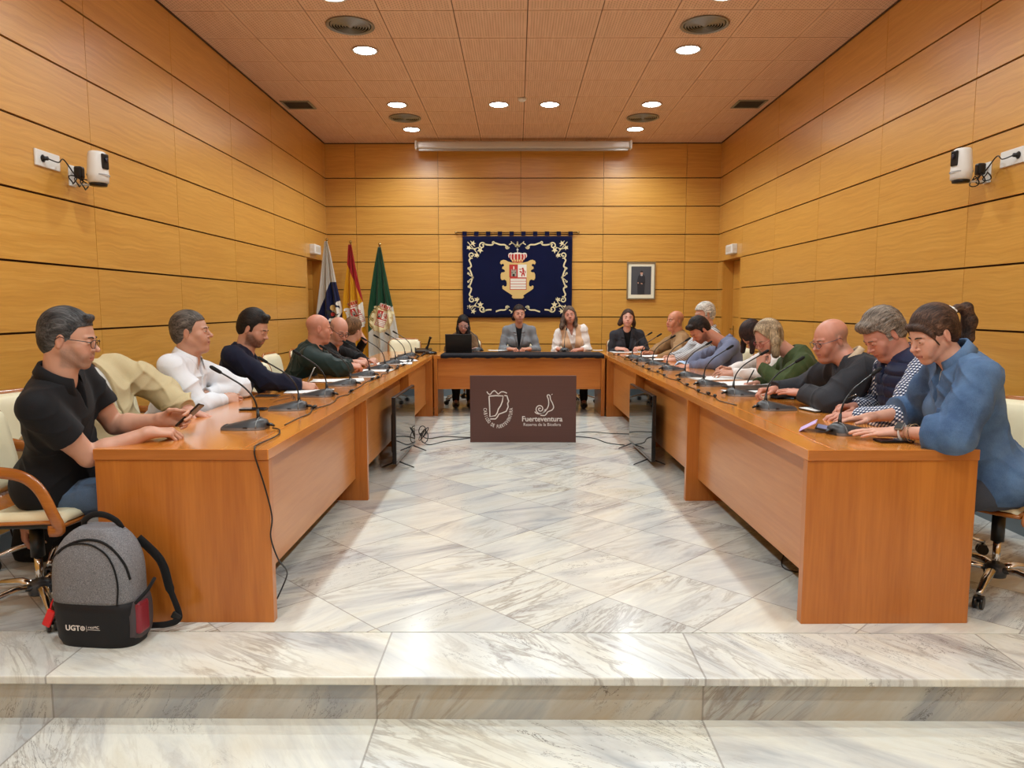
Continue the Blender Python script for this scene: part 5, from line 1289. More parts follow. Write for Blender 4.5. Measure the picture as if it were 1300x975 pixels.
    if sp.get('hair'):
        st = sp['hair']; fl = st.get('flow', 'back'); np_mesh('hair', [hair_vol(hc, HR, {0: .0026, 1: .0036, 2: .005}[lod], s, sp, G).mesh()], M_HAIR[fl], root, hair_color(hcol, hcol2, hc, HR, s, 'back' if fl == 'crop' else fl, st.get('c3')), loc=lambda V: np.stack([(V-npv(hc))@npv(q) for q in ((HR[0], HR[1], HR[2]) if fl != 'down' else (G[0], G[1], Vector((0, 0, 1))))], 1))
    if sp.get('brows', 1):
        for q in (-1, 1):
            pts = [P(q*.014, .0945, .0175), P(q*.028, .0925, .0215), P(q*.045, .0815, .0185)]; MB().tube(smooth_path(pts, 3), [.0022]+[.003]*3+[.0024]*2+[.0012], 6).build('eyebrow', flat('brow_%d_%d_%d' % sp.get('browcol', hcol), sp.get('browcol', hcol), .8), root)
    gz = HR[1]-HR[2]*sp.get('gaze', .15)
    for q in (-1, 1):
        c = P(q*.0315, .0795, .0); t_ = bmesh.new(); bmesh.ops.create_uvsphere(t_, u_segments=16, v_segments=12, radius=.0126*s)
        rotq = Vector((0, 0, 1)).rotation_difference(gz.normalized()).to_matrix().to_4x4()
        for fc in t_.faces: fc.material_index = 1 if fc.calc_center_median().normalized().z > .86 else 0; fc.smooth = True
        bmesh.ops.transform(t_, matrix=Matrix.Translation(c) @ rotq, verts=t_.verts); mb = MB(); mp = {v: mb.bm.verts.new(v.co) for v in t_.verts}
        for fc in t_.faces: g2 = mb.bm.faces.new([mp[v] for v in fc.verts]); g2.material_index = fc.material_index; g2.smooth = True
        t_.free(); mb.build('eye', [M_EYEW, M_IRIS], root)
    if sp.get('glasses'):
        gc = sp['glasses']; gm_ = flat('spectacle_frame_%d_%d_%d' % gc, gc, .3); mb = MB(); z0 = -.004
        for q in (-1, 1):
            ring = [P(q*(.0325+.0235*math.cos(a)), .1075-.006*abs(.4+math.cos(a)), z0+.0175*math.sin(a)*(1-.12*math.sin(a))) for a in [2*PI*k/24 for k in range(24)]]
            mb.tube(ring, .0015 if lod < 2 else .002, 6, closed=True); mb.tube([P(q*.056, .101, z0+.006), P(q*.073, .085, z0+.008), P(q*.082, .02, z0+.008), P(q*.081, -.012, z0+.014), P(q*.079, -.03, z0-.002)], .0016 if lod < 2 else .0022, 6)
        mb.tube([P(-.010, .104, z0+.004), P(0, .108, z0+.008), P(.010, .104, z0+.004)], .0014, 6); g_ = mb.build('spectacles', gm_, root)
        mb = MB()
        for q in (-1, 1): mb.bm.faces.new([mb.bm.verts.new(P(q*(.0325+.0225*math.cos(a)), .1068-.006*abs(.4+math.cos(a)), z0+.0165*math.sin(a))) for a in [2*PI*k/20 for k in range(20)]])
        mb.build('lenses', M_LENS, g_)
    root['_'] = 0; del root['_']
    root_info = dict(root=root, hc=hc, HR=HR, T=T, arms=arms, P=P, s=s); return root_info
# ------------------------------------------------------------------ the people
def shirt_white(name='white_cotton_shirt'): return fabric(name, (226, 228, 232), (205, 208, 214), 300, .25)
def check_mat():
    m = NT('gingham_check'); o = m.obj(); s_ = m.n('SeparateXYZ', {0: o}); 
    a = m.math('MULTIPLY', m.math('ADD', m.math('ADD', m.math('MULTIPLY', s_.outputs[0], .7), m.math('MULTIPLY', s_.outputs[2], .7)), m.math('MULTIPLY', s_.outputs[1], .3)), 66); b = m.math('MULTIPLY', m.math('ADD', m.math('SUBTRACT', m.math('MULTIPLY', s_.outputs[2], .7), m.math('MULTIPLY', s_.outputs[0], .7)), m.math('MULTIPLY', s_.outputs[1], .6)), 66)
    f = m.math('LESS_THAN', m.math('FRACT', a), .5); g = m.math('LESS_THAN', m.math('FRACT', b), .5); t = m.math('MULTIPLY', m.math('ADD', f, g), .5)
    m.bs(col=m.ramp(t, [(0, lin(232, 234, 238)), (.5, lin(96, 108, 138)), (1, lin(22, 30, 52))], 'CONSTANT'), rough=.85)
    return m.m
def stripe_mat():
    m = NT('striped_knit'); s_ = m.n('SeparateXYZ', {0: m.obj()}); w = m.noise(m.obj(), 6, 2)
    a = m.math('MULTIPLY', m.math('ADD', m.math('ADD', s_.outputs[2], m.math('MULTIPLY', s_.outputs[0], .75)), m.math('MULTIPLY', w, .03)), 44)
    m.bs(col=m.mix(m.math('LESS_THAN', m.math('FRACT', a), .45), lin(226, 226, 228), lin(26, 26, 34)), rough=.85); return m.m
def denim(name, c1, c2):
    m = NT(name); o = m.obj(); n = m.noise(o, 5, 4, .6); w = m.noise(m.map(o, sc=(500, 500, 120)), 1, 2); m.bs(col=m.ramp(m.math('ADD', m.math('MULTIPLY', n, .8), m.math('MULTIPLY', w, .2)), [(.36, lin(*c1)), (.64, lin(*c2))]), rough=.85); m.bump(w, .3, .002); return m.m
T_IN = lambda c, nm='undershirt', **k: dict(dict(name=nm, mat=fabric(nm+'_%d_%d_%d' % c, c), g=.000, sleeve=None, wr=.001), **k)
# --- left table
person('man in black polo shirt and glasses holding a phone, nearest on the left', (88, 430, 3.03), (14, -10, 0), 6, (-2.05, 3.16),
    R=dict(w=(190, 549, 3.12), e=(100, 590, 2.88), d=(.85, .45, -.02), n=(-.25, -.3, .9), pose='hold', px=1), L=dict(w=(208, 533, 3.28), e=(150, 560, 3.35), d=(.9, .12, .1), n=(.25, .9, .2), pose='hold', px=1),
    lod=0, sp=dict(skin=(206, 156, 132), hair=dict(t=.009, top=.015, line=.070, temple=.012, burn=-.02, side=.026, c3=(122, 118, 114), tufts=[((-.03, .06, .098), (.03, .066, .10), .016, .016)]), haircol=(34, 32, 32), haircol2=(92, 90, 90), glasses=(24, 24, 26), beard=.55, beardcol=(112, 96, 88), bulk=1.14, gaze=.2, eyes=.8, belly=.3, armr=1.08, browcol=(46, 38, 34)),
    top=[dict(name='polo_shirt', mat=fabric('black_pique', (13, 13, 16), (24, 24, 28), 420, .3, .8), g=.012, sleeve='short', wr=.004, v=(.13, .03), collar=.042, crise=.022, gap=24, label='black short-sleeved polo shirt')], legs=(88, 108, 134))
person('person in beige jacket bending down behind the man in the black polo', (72, 492, 3.72), (-130, -50, 0), -18, (-2.12, 3.80),
    neck=(108, 470, 3.74), R=dict(w=(30, 662, 3.58), e=(40, 590, 3.6), d=(-.05, 0, -1), n=(-.6, -.6, 0), pose='relaxed', px=1, zmin=None), L=dict(w=(240, 521, 3.86), e=(190, 489, 3.98), d=(.9, .05, -.28), n=(0, .0, 1), pose='spread', px=1),
    lod=1, sp=dict(skin=(206, 152, 130), hair=dict(t=.01), haircol=(120, 112, 104), haircol2=(160, 152, 144)), shoulder=(0, -.03),
    top=[T_IN((225, 224, 220)), dict(name='jacket', mat=fabric('beige_twill', (196, 180, 142), (176, 160, 122), 260, .3), g=.020, loose=.010, wr=.009, wl=.11, v=(.30, .022), label='beige jacket with long sleeves')], legs=(60, 58, 60))
person('grey-haired man in white shirt with folded arms at the left table', (243, 421, 4.38), (10, 2, 0), 0, (-2.12, 4.32),
    R=dict(w=(284, 508, 4.42), e=(250, 520, 4.15), d=(.55, .8, .05), n=(.55, -.35, .6), pose='relaxed', px=1), L=dict(w=(262, 502, 4.46), e=(300, 500, 4.62), d=(-.3, -.9, .0), n=(.7, 0, .5), pose='relaxed', px=1),
    lod=1, sp=dict(skin=(204, 156, 132), hair=dict(t=.010, top=.014, line=.070, burn=-.02, c3=(126, 116, 106)), haircol=(62, 54, 48), haircol2=(112, 104, 96), fat=.6, bulk=1.10, belly=.9, gaze=0, nose=1.05, browcol=(70, 56, 46)),
    top=[dict(name='shirt', mat=shirt_white(), g=.014, loose=.004, wr=.006, wl=.09, v=(.14, .03), collar=.044, crise=.026, gap=24, cuff=.97)], legs=(52, 56, 70))
person('young dark-haired bearded man in navy sweater writing at the left table', (322, 417, 5.12), (-2, -22, 0), 2, (-2.06, 5.02),
    R=dict(w=(382, 489, 5.12), e=(335, 500, 4.85), d=(.95, .25, -.15), n=(-.2, -.5, .8), pose='pen', px=1), L=dict(w=(372, 492, 5.35), e=(330, 500, 5.5), d=(.9, -.3, 0), n=(0, 0, 1), pose='relaxed', px=1),
    lod=1, sp=dict(skin=(206, 154, 130), hair=dict(t=.011, top=.026, line=.070, burn=-.022, tufts=[((-.03, .055, .105), (.03, .06, .105), .022, .022)]), haircol=(20, 15, 13), haircol2=(44, 34, 28), beard=.85, beardcol=(64, 44, 36), gaze=.5, eyes=.6),
    top=[dict(name='sweater', mat=fabric('navy_wool', (14, 17, 36), (24, 28, 52), 220, .35), g=.014, loose=.004, wr=.005, collar=.028, gap=14, v=(.07, .025), label='navy sweater over a pink shirt collar')], legs=(40, 42, 50))
person('bald man in dark green jacket with clasped hands at the left table', (405, 417, 6.25), (24, -6, 0), 10, (-2.0, 6.25),
    R=dict(w=(444, 465, 6.35), e=(405, 478, 6.05), d=(.8, .45, .0), n=(-.2, -.5, .8), pose='curl', px=1), L=dict(w=(448, 464, 6.62), e=(430, 475, 6.75), d=(.8, -.5, 0), n=(0, .6, .8), pose='curl', px=1),
    lod=1, sp=dict(skin=(214, 148, 122), scalp=.22, haircol=(120, 100, 90), fat=.8, bulk=1.12, belly=.8, browcol=(120, 90, 74)),
    top=[dict(name='jacket', mat=fabric('dark_green_jacket', (16, 34, 30), (28, 46, 42), 200, .2, .6), g=.018, loose=.010, wr=.008, collar=.034, gap=24, v=(.10, .03), label='dark green jacket')], legs=(40, 42, 44))
person('balding man with dark glasses leaning towards the man in the green jacket', (430, 419, 6.95), (-42, -26, 6), 0, (-2.02, 6.98),
    R=dict(w=(452, 460, 6.85), e=(430, 470, 6.7), d=(.9, .1, 0), n=(0, -.4, .9), pose='curl', px=1), L=dict(w=(462, 458, 7.15), e=(445, 468, 7.3), d=(.9, -.3, 0), n=(0, .2, 1), pose='relaxed', px=1),
    lod=2, sp=dict(skin=(214, 156, 134), scalp=.6, haircol=(96, 88, 84), glasses=(20, 18, 20), fat=.6, bulk=1.08, belly=.7, beard=.35, beardcol=(160, 150, 146), gaze=.5, eyes=.7),
    top=[T_IN((226, 226, 226), v=(.1, .03)), dict(name='vest', mat=fabric('black_wool_vest', (14, 14, 16)), g=.014, sleeve='long', wr=.005, v=(.17, .035), cuff=.55, loose=.006, label='black open jacket')], legs=(36, 38, 44))
person('brown-haired person in black top turned away at the far left', (449, 418, 7.62), (62, -14, 0), 20, (-1.98, 7.68), s=.94,
    R=dict(w=(466, 459, 7.5), e=(466, 466, 7.35), d=(.7, .3, .2), n=(0, -.4, .9), pose='curl', px=1), L=dict(w=(463, 432, 7.85), e=(470, 458, 7.95), d=(-.4, -.1, .9), n=(.8, 0, .2), pose='fist', px=1),
    lod=2, sp=dict(skin=(214, 164, 140), fem=1, hair=dict(t=.018, top=.022, bottom=-.12, cover=1, flow='down', line=.06), haircol=(84, 58, 36), haircol2=(140, 104, 70)),
    top=[dict(name='sweater', mat=fabric('black_knit', (14, 14, 18)), g=.014, loose=.006, wr=.005, turtle=0, label='black sweater')], legs=(34, 34, 38))
# --- head table
person('long dark-haired woman with glasses behind a laptop at the head table', (588, 411, 9.80), (-84, -26, 0), -88, (-.73, 9.98), s=.92,
    R=dict(w=(569, 443.5, 9.66), e=(566, 452, 9.85), d=(.5, -.7, 0), n=(0, 0, 1), pose='relaxed', px=1), L=dict(w=(604, 443, 9.60), e=(608, 452, 9.85), d=(-.3, -.8, 0), n=(0, 0, 1), pose='relaxed', px=1),
    lod=2, sp=dict(skin=(214, 168, 156), fem=1, glasses=(150, 130, 130), eyes=.5, gaze=.5, hair=dict(t=.010, top=.012, long=1, flow='down', fw=.066, face=(-.022, .096), line=.062, cover=1, temple=.03, locks=[[(-.062, .0, .03, .030), (-.012, .012, -.10, .030), (.0, .02, -.12, .030), (.0, .02, -.08, .020)], [(.062, .0, .03, .030), (.012, .012, -.10, .030), (.0, .02, -.12, .032), (.0, .02, -.09, .022)], [(0, -.06, .0, .07), (0, -.01, -.14, .06), (0, 0, -.12, .05)]]), haircol=(18, 13, 13), haircol2=(42, 30, 28)),
    top=[T_IN((190, 90, 120), 'scarf_top'), dict(name='cardigan', mat=fabric('brown_cardigan', (120, 90, 62)), g=.012, wr=.004, v=(.22, .05), loose=.004, label='brown cardigan over a pink top')], legs=(40, 34, 34))
person('woman in grey blazer over black top at the middle of the head table', (659, 398.5, 9.80), (-82, 0, 0), -90, (.03, 9.98), s=.96,
    R=dict(w=(647, 443, 9.62), e=(636, 448, 9.85), d=(.75, -.5, .05), n=(0, -.2, 1), pose='curl', px=1), L=dict(w=(671, 443, 9.62), e=(684, 448, 9.85), d=(-.75, -.5, .05), n=(0, -.2, 1), pose='curl', px=1),
    lod=2, sp=dict(skin=(204, 146, 122), fem=1, sw=1.12, hair=dict(t=.011, top=.016, line=.062, temple=.016, flow='back', side=.026, locks=[[(.045, -.075, -.03, .035), (.02, .0, -.035, .032)]]), haircol=(24, 17, 16), haircol2=(54, 38, 32)),
    top=[T_IN((20, 20, 24), 'black_top'), dict(name='blazer', mat=fabric('grey_blazer', (132, 134, 138), (112, 114, 118), 200, .3), g=.016, wr=.004, v=(.30, .045), lapel=.045, cuff=.82, label='grey blazer')], legs=(30, 30, 34))
person('woman with wavy hair and peach vest over white blouse at the head table', (723, 400, 9.78), (-92, 2, -9), -90, (.80, 9.98), s=.96,
    R=dict(w=(709, 443, 9.60), e=(704, 449, 9.85), d=(.8, -.5, .0), n=(0, -.2, 1), pose='curl', px=1), L=dict(w=(738, 443.5, 9.60), e=(748, 449, 9.85), d=(-.85, -.4, 0), n=(0, -.2, 1), pose='relaxed', px=1),
    lod=2, sp=dict(skin=(208, 146, 124), fem=1, sw=1.1, eyes=.55, hair=dict(t=.014, top=.014, long=1, flow='down', fw=.066, face=(-.022, .096), cover=1, temple=.03, line=.064, locks=[[(-.064, .0, .02, .034), (-.016, .012, -.09, .036), (-.006, .02, -.08, .034)], [(.064, .0, .02, .034), (.022, .012, -.09, .038), (.016, .015, -.07, .036), (.01, .01, -.03, .026)], [(0, -.06, .0, .07), (0, -.01, -.12, .06)]]), haircol=(62, 46, 38), haircol2=(128, 106, 90)),
    top=[dict(name='blouse', mat=fabric('white_blouse', (236, 228, 222), (220, 210, 204), 240, .2), g=.008, loose=.014, wr=.006, v=(.11, .035), cuff=.85, label='white blouse with loose sleeves'), dict(name='vest', mat=fabric('peach_vest', (222, 182, 146), (204, 164, 128)), g=.020, sleeve=None, vest=1, v=(.32, .065), wr=.003, label='peach vest')], legs=(40, 36, 36))
person('woman with shoulder-length hair in dark grey blazer at the head table corner', (797, 404, 9.72), (-96, 4, 4), -92, (1.50, 9.92), s=.96,
    R=dict(w=(784, 442.5, 9.55), e=(776, 450, 9.75), d=(.85, -.3, .02), n=(0, -.2, 1), pose='relaxed', px=1), L=dict(w=(815, 441.5, 9.50), e=(826, 450, 9.75), d=(-.85, -.3, .0), n=(0, -.2, 1), pose='curl', px=1),
    lod=2, sp=dict(skin=(226, 168, 148), fem=1, sw=1.15, hair=dict(t=.016, top=.014, long=1, flow='down', fw=.066, face=(-.022, .096), cover=1, temple=.02, line=.062, locks=[[(-.064, -.01, .02, .032), (-.016, .0, -.08, .030), (-.004, .0, -.04, .024)], [(.066, -.01, .02, .034), (.022, .0, -.07, .040), (.022, .0, -.03, .034)], [(0, -.06, .0, .07), (0, -.01, -.07, .055)]]), haircol=(44, 28, 22), haircol2=(92, 66, 50)),
    top=[T_IN((12, 12, 14), 'black_top'), dict(name='blazer', mat=fabric('charcoal_blazer', (54, 54, 60), (38, 38, 44), 180, .3), g=.016, wr=.004, v=(.32, .05), lapel=.045, label='dark grey blazer')], legs=(30, 30, 34))
# --- right table, far to near
person('bald man in light brown sweater at the far end of the right table', (857, 407, 8.85), (-158, 0, 0), 178, (2.14, 8.85),
    R=dict(w=(826, 449, 8.95), e=(846, 450, 9.1), d=(-.9, -.1, .1), n=(.2, .6, .6), pose='hold', px=1), L=dict(w=(836, 455, 8.6), e=(858, 460, 8.5), d=(-.9, .2, 0), n=(0, -.3, 1), pose='relaxed', px=1),
    lod=2, sp=dict(skin=(206, 138, 106), scalp=.5, haircol=(110, 88, 74), fat=.4, bulk=1.05, belly=.5, browcol=(70, 50, 40)),
    top=[dict(name='sweater', mat=fabric('light_brown_sweater', (158, 124, 86), (138, 104, 70)), g=.014, loose=.004, wr=.005, collar=.03, gap=18, v=(.08, .03), label='light brown sweater')], legs=(44, 44, 50))
person('white-haired person in striped shirt half hidden at the right table', (894, 399, 8.05), (-168, -10, 0), 178, (2.22, 8.05),
    R=dict(w=(853, 454, 8.15), e=(885, 450, 8.45), d=(-.95, -.1, .05), n=(0, .4, .8), pose='curl', px=1), L=dict(w=(856, 457, 7.85), e=(884, 462, 7.7), d=(-.9, .25, .05), n=(0, -.4, .8), pose='curl', px=1),
    lod=2, sp=dict(skin=(214, 158, 134), hair=dict(t=.020, top=.022, line=.062, burn=-.03), haircol=(176, 170, 160), haircol2=(228, 222, 212)),
    top=[dict(name='shirt', mat=stripe_mat(), g=.014, loose=.008, wr=.006, collar=.02, gap=14, cuff=.94, label='black and white striped shirt')], legs=(50, 50, 60))
person('dark-haired bearded man in grey-blue shirt looking down at the right table', (888, 419, 7.25), (-166, -44, 0), 176, (2.18, 7.15),
    neck=(921, 434, 7.22), R=dict(w=(872, 466, 7.40), e=(900, 468, 7.6), d=(-.9, -.2, .1), n=(0, .5, .8), pose='hold', px=1), L=dict(w=(876, 466, 7.05), e=(912, 478, 6.95), d=(-.95, .1, .05), n=(0, -.4, .9), pose='relaxed', px=1),
    lod=1, sp=dict(skin=(210, 146, 120), hair=dict(t=.011, top=.028, line=.070, burn=-.02, tufts=[((-.03, .06, .095), (.03, .066, .095), .026, .024)]), haircol=(24, 19, 18), haircol2=(56, 46, 42), beard=.75, beardcol=(84, 58, 48), gaze=.5, eyes=.5),
    top=[dict(name='shirt', mat=fabric('grey_blue_shirt', (116, 122, 146), (98, 104, 130), 260, .25), g=.016, loose=.006, wr=.006, collar=.036, gap=22, v=(.12, .03), label='grey-blue shirt')], legs=(44, 46, 56))
person('dark-haired woman in white sleeves bent over behind the blonde woman', (955, 425, 6.15), (-158, -62, 0), 178, (2.30, 6.10), s=.95,
    neck=(984, 440, 6.12), R=dict(w=(925, 470, 6.35), e=(955, 468, 6.6), d=(-.9, -.1, .2), n=(0, .5, .6), pose='hold', px=1), L=dict(w=(930, 474, 5.98), e=(960, 482, 5.85), d=(-.9, .15, .1), n=(0, -.5, .8), pose='relaxed', px=1),
    lod=1, sp=dict(skin=(206, 150, 126), fem=1, hair=dict(t=.016, top=.018, long=1, flow='back', cover=1, temple=.02, line=.05, locks=[[(-.06, .0, .02, .030), (-.0, .02, -.08, .028), (.0, .01, -.08, .020)], [(.06, .0, .02, .030), (.0, .02, -.08, .028), (.0, .01, -.08, .020)]]), haircol=(32, 18, 16), haircol2=(66, 44, 38)),
    top=[dict(name='blouse', mat=fabric('white_knit', (232, 226, 222), (214, 206, 202), 240, .3), g=.014, loose=.010, wr=.006, label='white long-sleeved top')], legs=(44, 44, 54))
person('blonde woman in green sweater and glasses resting her chin on her hand', (975, 428, 5.32), (-163, -34, 0), 176, (2.20, 5.32), s=.96,
    neck=(1008, 447, 5.32), R=dict(w=(959, 487, 5.50), e=(990, 484, 5.75), d=(-.9, -.2, -.05), n=(.1, .3, .9), pose='pen', px=1), L=dict(w=(966, 467, 5.22), e=(967, 492, 5.02), d=(.0, .12, 1), n=(-.8, -.6, 0), pose='fist', px=1),
    lod=1, sp=dict(skin=(216, 160, 140), fem=1, sw=1.08, glasses=(150, 30, 44), eyes=.5, gaze=.5, hair=dict(t=.016, top=.020, long=1, flow='down', fw=.072, face=(-.005, .106), cover=1, temple=.035, line=.062, locks=[[(-.064, -.035, .04, .034), (-.012, .0, -.08, .036), (-.002, -.01, -.10, .030)], [(.064, -.03, .04, .034), (.014, .0, -.08, .036), (.006, -.02, -.10, .030)], [(0, -.06, .03, .07), (0, -.03, -.10, .062), (0, -.02, -.06, .045)]]), haircol=(120, 98, 74), haircol2=(214, 194, 160)),
    top=[dict(name='sweater', mat=fabric('olive_green_knit', (66, 80, 44), (48, 60, 30), 200, .4), g=.018, loose=.010, wr=.006, wl=.1, label='olive green knitted sweater')], legs=(40, 40, 50))
person('bald man in charcoal sweater and blue glasses with crossed forearms', (1054, 431, 4.34), (-170, -16, 0), 178, (2.16, 4.28),
    neck=(1079, 455, 4.28), R=dict(w=(982, 495, 4.62), e=(1035, 500, 4.85), d=(-.95, -.1, 0), n=(0, .3, 1), pose='curl', px=1), L=dict(w=(1020, 499, 4.30), e=(1052, 516, 4.02), d=(-.55, .8, .05), n=(-.1, -.2, 1), pose='flat', px=1),
    lod=1, sp=dict(skin=(212, 150, 128), scalp=.5, haircol=(132, 116, 106), glasses=(44, 66, 84), fat=.5, bulk=1.10, belly=.7, beard=.12, gaze=.35, eyes=.7, browcol=(140, 116, 100)),
    top=[dict(name='sweater', mat=fabric('charcoal_knit', (52, 53, 58), (36, 37, 42), 220, .45), g=.020, loose=.010, wr=.007, wl=.1, collar=.034, gap=20, collarmat=fabric('cream_collar', (220, 196, 166)), v=(.05, .03), label='charcoal knitted sweater with cream shirt collar')], legs=(48, 50, 62))
person('grey-haired man in navy quilted vest over checked shirt', (1121, 424, 3.80), (-176, -38, 0), 178, (2.14, 3.78),
    neck=(1146, 452, 3.78), R=dict(w=(1082, 517, 3.98), e=(1120, 520, 4.15), d=(-.9, -.25, .05), n=(0, .4, .9), pose='hold', px=1), L=dict(w=(1086, 528, 3.72), e=(1130, 534, 3.55), d=(-.95, .1, .02), n=(0, -.1, 1), pose='relaxed', px=1),
    lod=0, sp=dict(skin=(210, 150, 130), hair=dict(t=.016, top=.026, line=.070, burn=-.03, amp=.0035, c3=(186, 180, 172), tufts=[((-.03, .06, .09), (.03, .066, .092), .026, .026)]), haircol=(92, 80, 70), haircol2=(150, 138, 126), fat=.3, gaze=.4, eyes=.5, bulk=1.05, belly=.4, browcol=(110, 90, 78)),
    top=[dict(name='shirt', mat=check_mat(), g=.010, loose=.010, wr=.005, collar=.034, gap=22, v=(.10, .03), cuff=.95, label='navy and white checked shirt'), dict(name='vest', mat=fabric('navy_quilted_nylon', (24, 32, 58), (34, 44, 74), 90, .15, .45), g=.026, sleeve=None, vest=1, quilt=.060, patches=[('sewn_label', -.118, -.080, -.215, -.188, flat('label_grey', (176, 178, 180), .7), .010)], collar=.045, gap=18, v=(.12, .035), wr=.003, label='navy quilted vest')], legs=(52, 58, 76))
p19 = person('woman with ponytail in denim shirt with smartwatch, nearest on the right', (1184, 424, 3.20), (-173, -24, 0), 176, (2.14, 3.20), s=.98,
    neck=(1214, 455, 3.18), R=dict(w=(1102, 530, 3.46), e=(1150, 560, 3.62), d=(-.98, -.12, -.06), n=(0, .25, 1), pose='flat', px=1), L=dict(w=(1138, 548, 3.16), e=(1206, 590, 2.98), d=(-.97, .22, -.02), n=(0, -.1, 1), pose='spread', px=1),
    lod=0, sp=dict(skin=(218, 166, 144), fem=1, gaze=.4, eyes=.55, sw=1.06, nose=1.03, hair=dict(t=.010, top=.016, line=.054, temple=.0, flow='back', burn=.0, side=.040, tufts=[((-.045, .068, .055), (-.066, .052, .022), .012, .008), ((.045, .068, .055), (.066, .052, .022), .012, .008), ((-.03, .078, .065), (.03, .078, .065), .014, .014), ((.066, .052, .02), (.072, .034, -.035), .005, .0025), ((-.066, .052, .02), (-.072, .034, -.035), .005, .0025)], locks=[[(0, -.085, .055, .022), (0, -.055, .030, .014), (0, -.045, .0, .024), (0, -.020, -.06, .030), (0, .006, -.075, .026), (0, .02, -.055, .008)]]), haircol=(40, 27, 22), haircol2=(98, 70, 54)),
    top=[T_IN((236, 234, 232)), dict(name='denim_shirt', mat=denim('blue_denim', (50, 76, 112), (92, 122, 158)), patches=[('breast_pocket', -.135, -.035, -.30, -.17, denim('pocket_denim', (36, 60, 98), (70, 100, 140)), .005)], g=.024, loose=.016, sleeve='rolled', roll=.42, wr=.0055, wl=.09, v=(.20, .035), collar=.058, gap=20, crise=.022, label='blue denim shirt with rolled sleeves')], legs=(70, 74, 84))
# ------------------------------------------------------------------ things on the tables
def onT(px, py, z=TT): return at_z(px, py, z)
M_PAPER = flat('white_paper', (232, 232, 230), .8); M_PHONE = flat('phone_black', (16, 16, 18), .25); M_PSCR = flat('phone_screen', (34, 38, 44), .08)
M_CARD = flat('printed_lines', (150, 152, 156), .8)
def paper(px, py, rot, w, h, lab, lines=6, n=1, grp='papers on the tables', z=0.0):
    c = onT(px, py); t = thing('paper_sheet', (c.x, c.y, TT+.0008+z), lab, 'paper', grp); M = Matrix.Translation((c.x, c.y, TT+.001+z)) @ Matrix.Rotation(rot, 4, 'Z')
    mb = MB()
    for k in range(n):
        Mk = M @ Matrix.Translation((.004*k, -.003*k, .0006*k)) @ Matrix.Rotation(.05*k, 4, 'Z'); rows = []
        for i in range(9): rows.append([Mk @ Vector((-w/2+w*i/8, -h/2+h*j/6, .0035*abs(i/8-.5)**2*(1 if k == n-1 else 0)*4)) for j in range(7)])
        mb.sheet(rows, thick=.0004)
    mb.build('sheet', M_PAPER, t)
    return t
def phone(px, py, rot, lab, case=None, z=0.0, scr=None, size=(.148, .073)):
    c = onT(px, py); t = thing('mobile_phone', (0, 0, 0), lab, 'phone', None); L, W = size
    MB().box((0, 0, .005), (L, W, .009), bev=.004, seg=3).build('case', case or M_PHONE, t); MB().box((0, 0, .0098), (L-.006, W-.006, .0012), bev=.0005, seg=1).build('screen', scr or M_PSCR, t)
    MB().box((L/2-.02, W/2-.016, -.0002), (.022, .02, .001), bev=.0004, seg=1).build('lens_plate', M_BLACK, t)
    t.location = (c.x, c.y, TT+.0005+z); t.rotation_euler = (0, 0, rot); return t
def pen(a, b, lab, mat=None):
    a, b = Vector(a), Vector(b); d = (b-a).normalized(); t = thing('pen', tuple(a), lab, 'pen')
    MB().tube([a, a+d*.008, a+d*.02, b], [.0006, .0028, .0042, .0045], 10).build('barrel', mat or M_BLACK, t); MB().tube([b-d*.035+Vector((0, 0, .006)), b+Vector((0, 0, .006))], .0013, 6).cyl(b, b+d*.006, .003, n=10).build('clip', M_CHROME, t); return t
def specs(px, py, rot, lab, col=(30, 28, 28)):
    c = onT(px, py); t = thing('reading_glasses', (0, 0, 0), lab, 'glasses'); m = flat('spectacle_frame_%d_%d_%d' % col, col, .3); mb = MB()
    for q in (-1, 1): mb.tube([(q*.034+.025*math.cos(a), 0+.004*math.sin(a), .020+.019*math.sin(a)) for a in [2*PI*k/24 for k in range(24)]], .0016, 6, closed=True)
    mb.tube([(-.01, 0, .025), (0, .003, .029), (.01, 0, .025)], .0016, 6); f_ = mb.build('frame', m, t)
    for q in (-1, 1): MB().tube([(q*.059, 0, .026), (q*.064, .05, .022), (q*.062, .11, .010), (q*.058, .135, .003)], .0017, 6).build('temple_arm', m, t)
    t.location = (c.x, c.y, TT+.0015); t.rotation_euler = (0, 0, rot); return t
# left table
phone(322, 520.5, .05, 'black phone lying between the first two microphones of the left table', z=0)
phone(340, 503.5, .05, 'second dark phone lying before the young man in navy', case=flat('phone_brown_case', (60, 46, 38), .4))
specs(373, 508.5, PI*.5+.5, 'folded-out dark glasses lying beside the second microphone')
paper(393, 497, .15, .32, .22, 'white sheet under the hand of the young man in navy')
paper(428, 483, .1, .40, .24, 'stack of white papers before the empty chair on the left', n=4)
paper(466, 478.5, .2, .14, .10, 'small red and white leaflet beside the fourth microphone')
paper(478, 470.5, -.1, .30, .22, 'white papers before the man in the green jacket', n=2)
paper(497, 461.5, .1, .42, .3, 'spread white papers before the brown-haired person', n=2); paper(512, 458, .3, .30, .22, 'white sheet at the far end of the left table')
pen(at_y(389, 489, 5.18), at_y(399, 467, 5.16), 'silver pen in the hand of the young man in navy', M_GREY)
# brown folder stood on edge by the far left chair
c = onT(474, 455); 
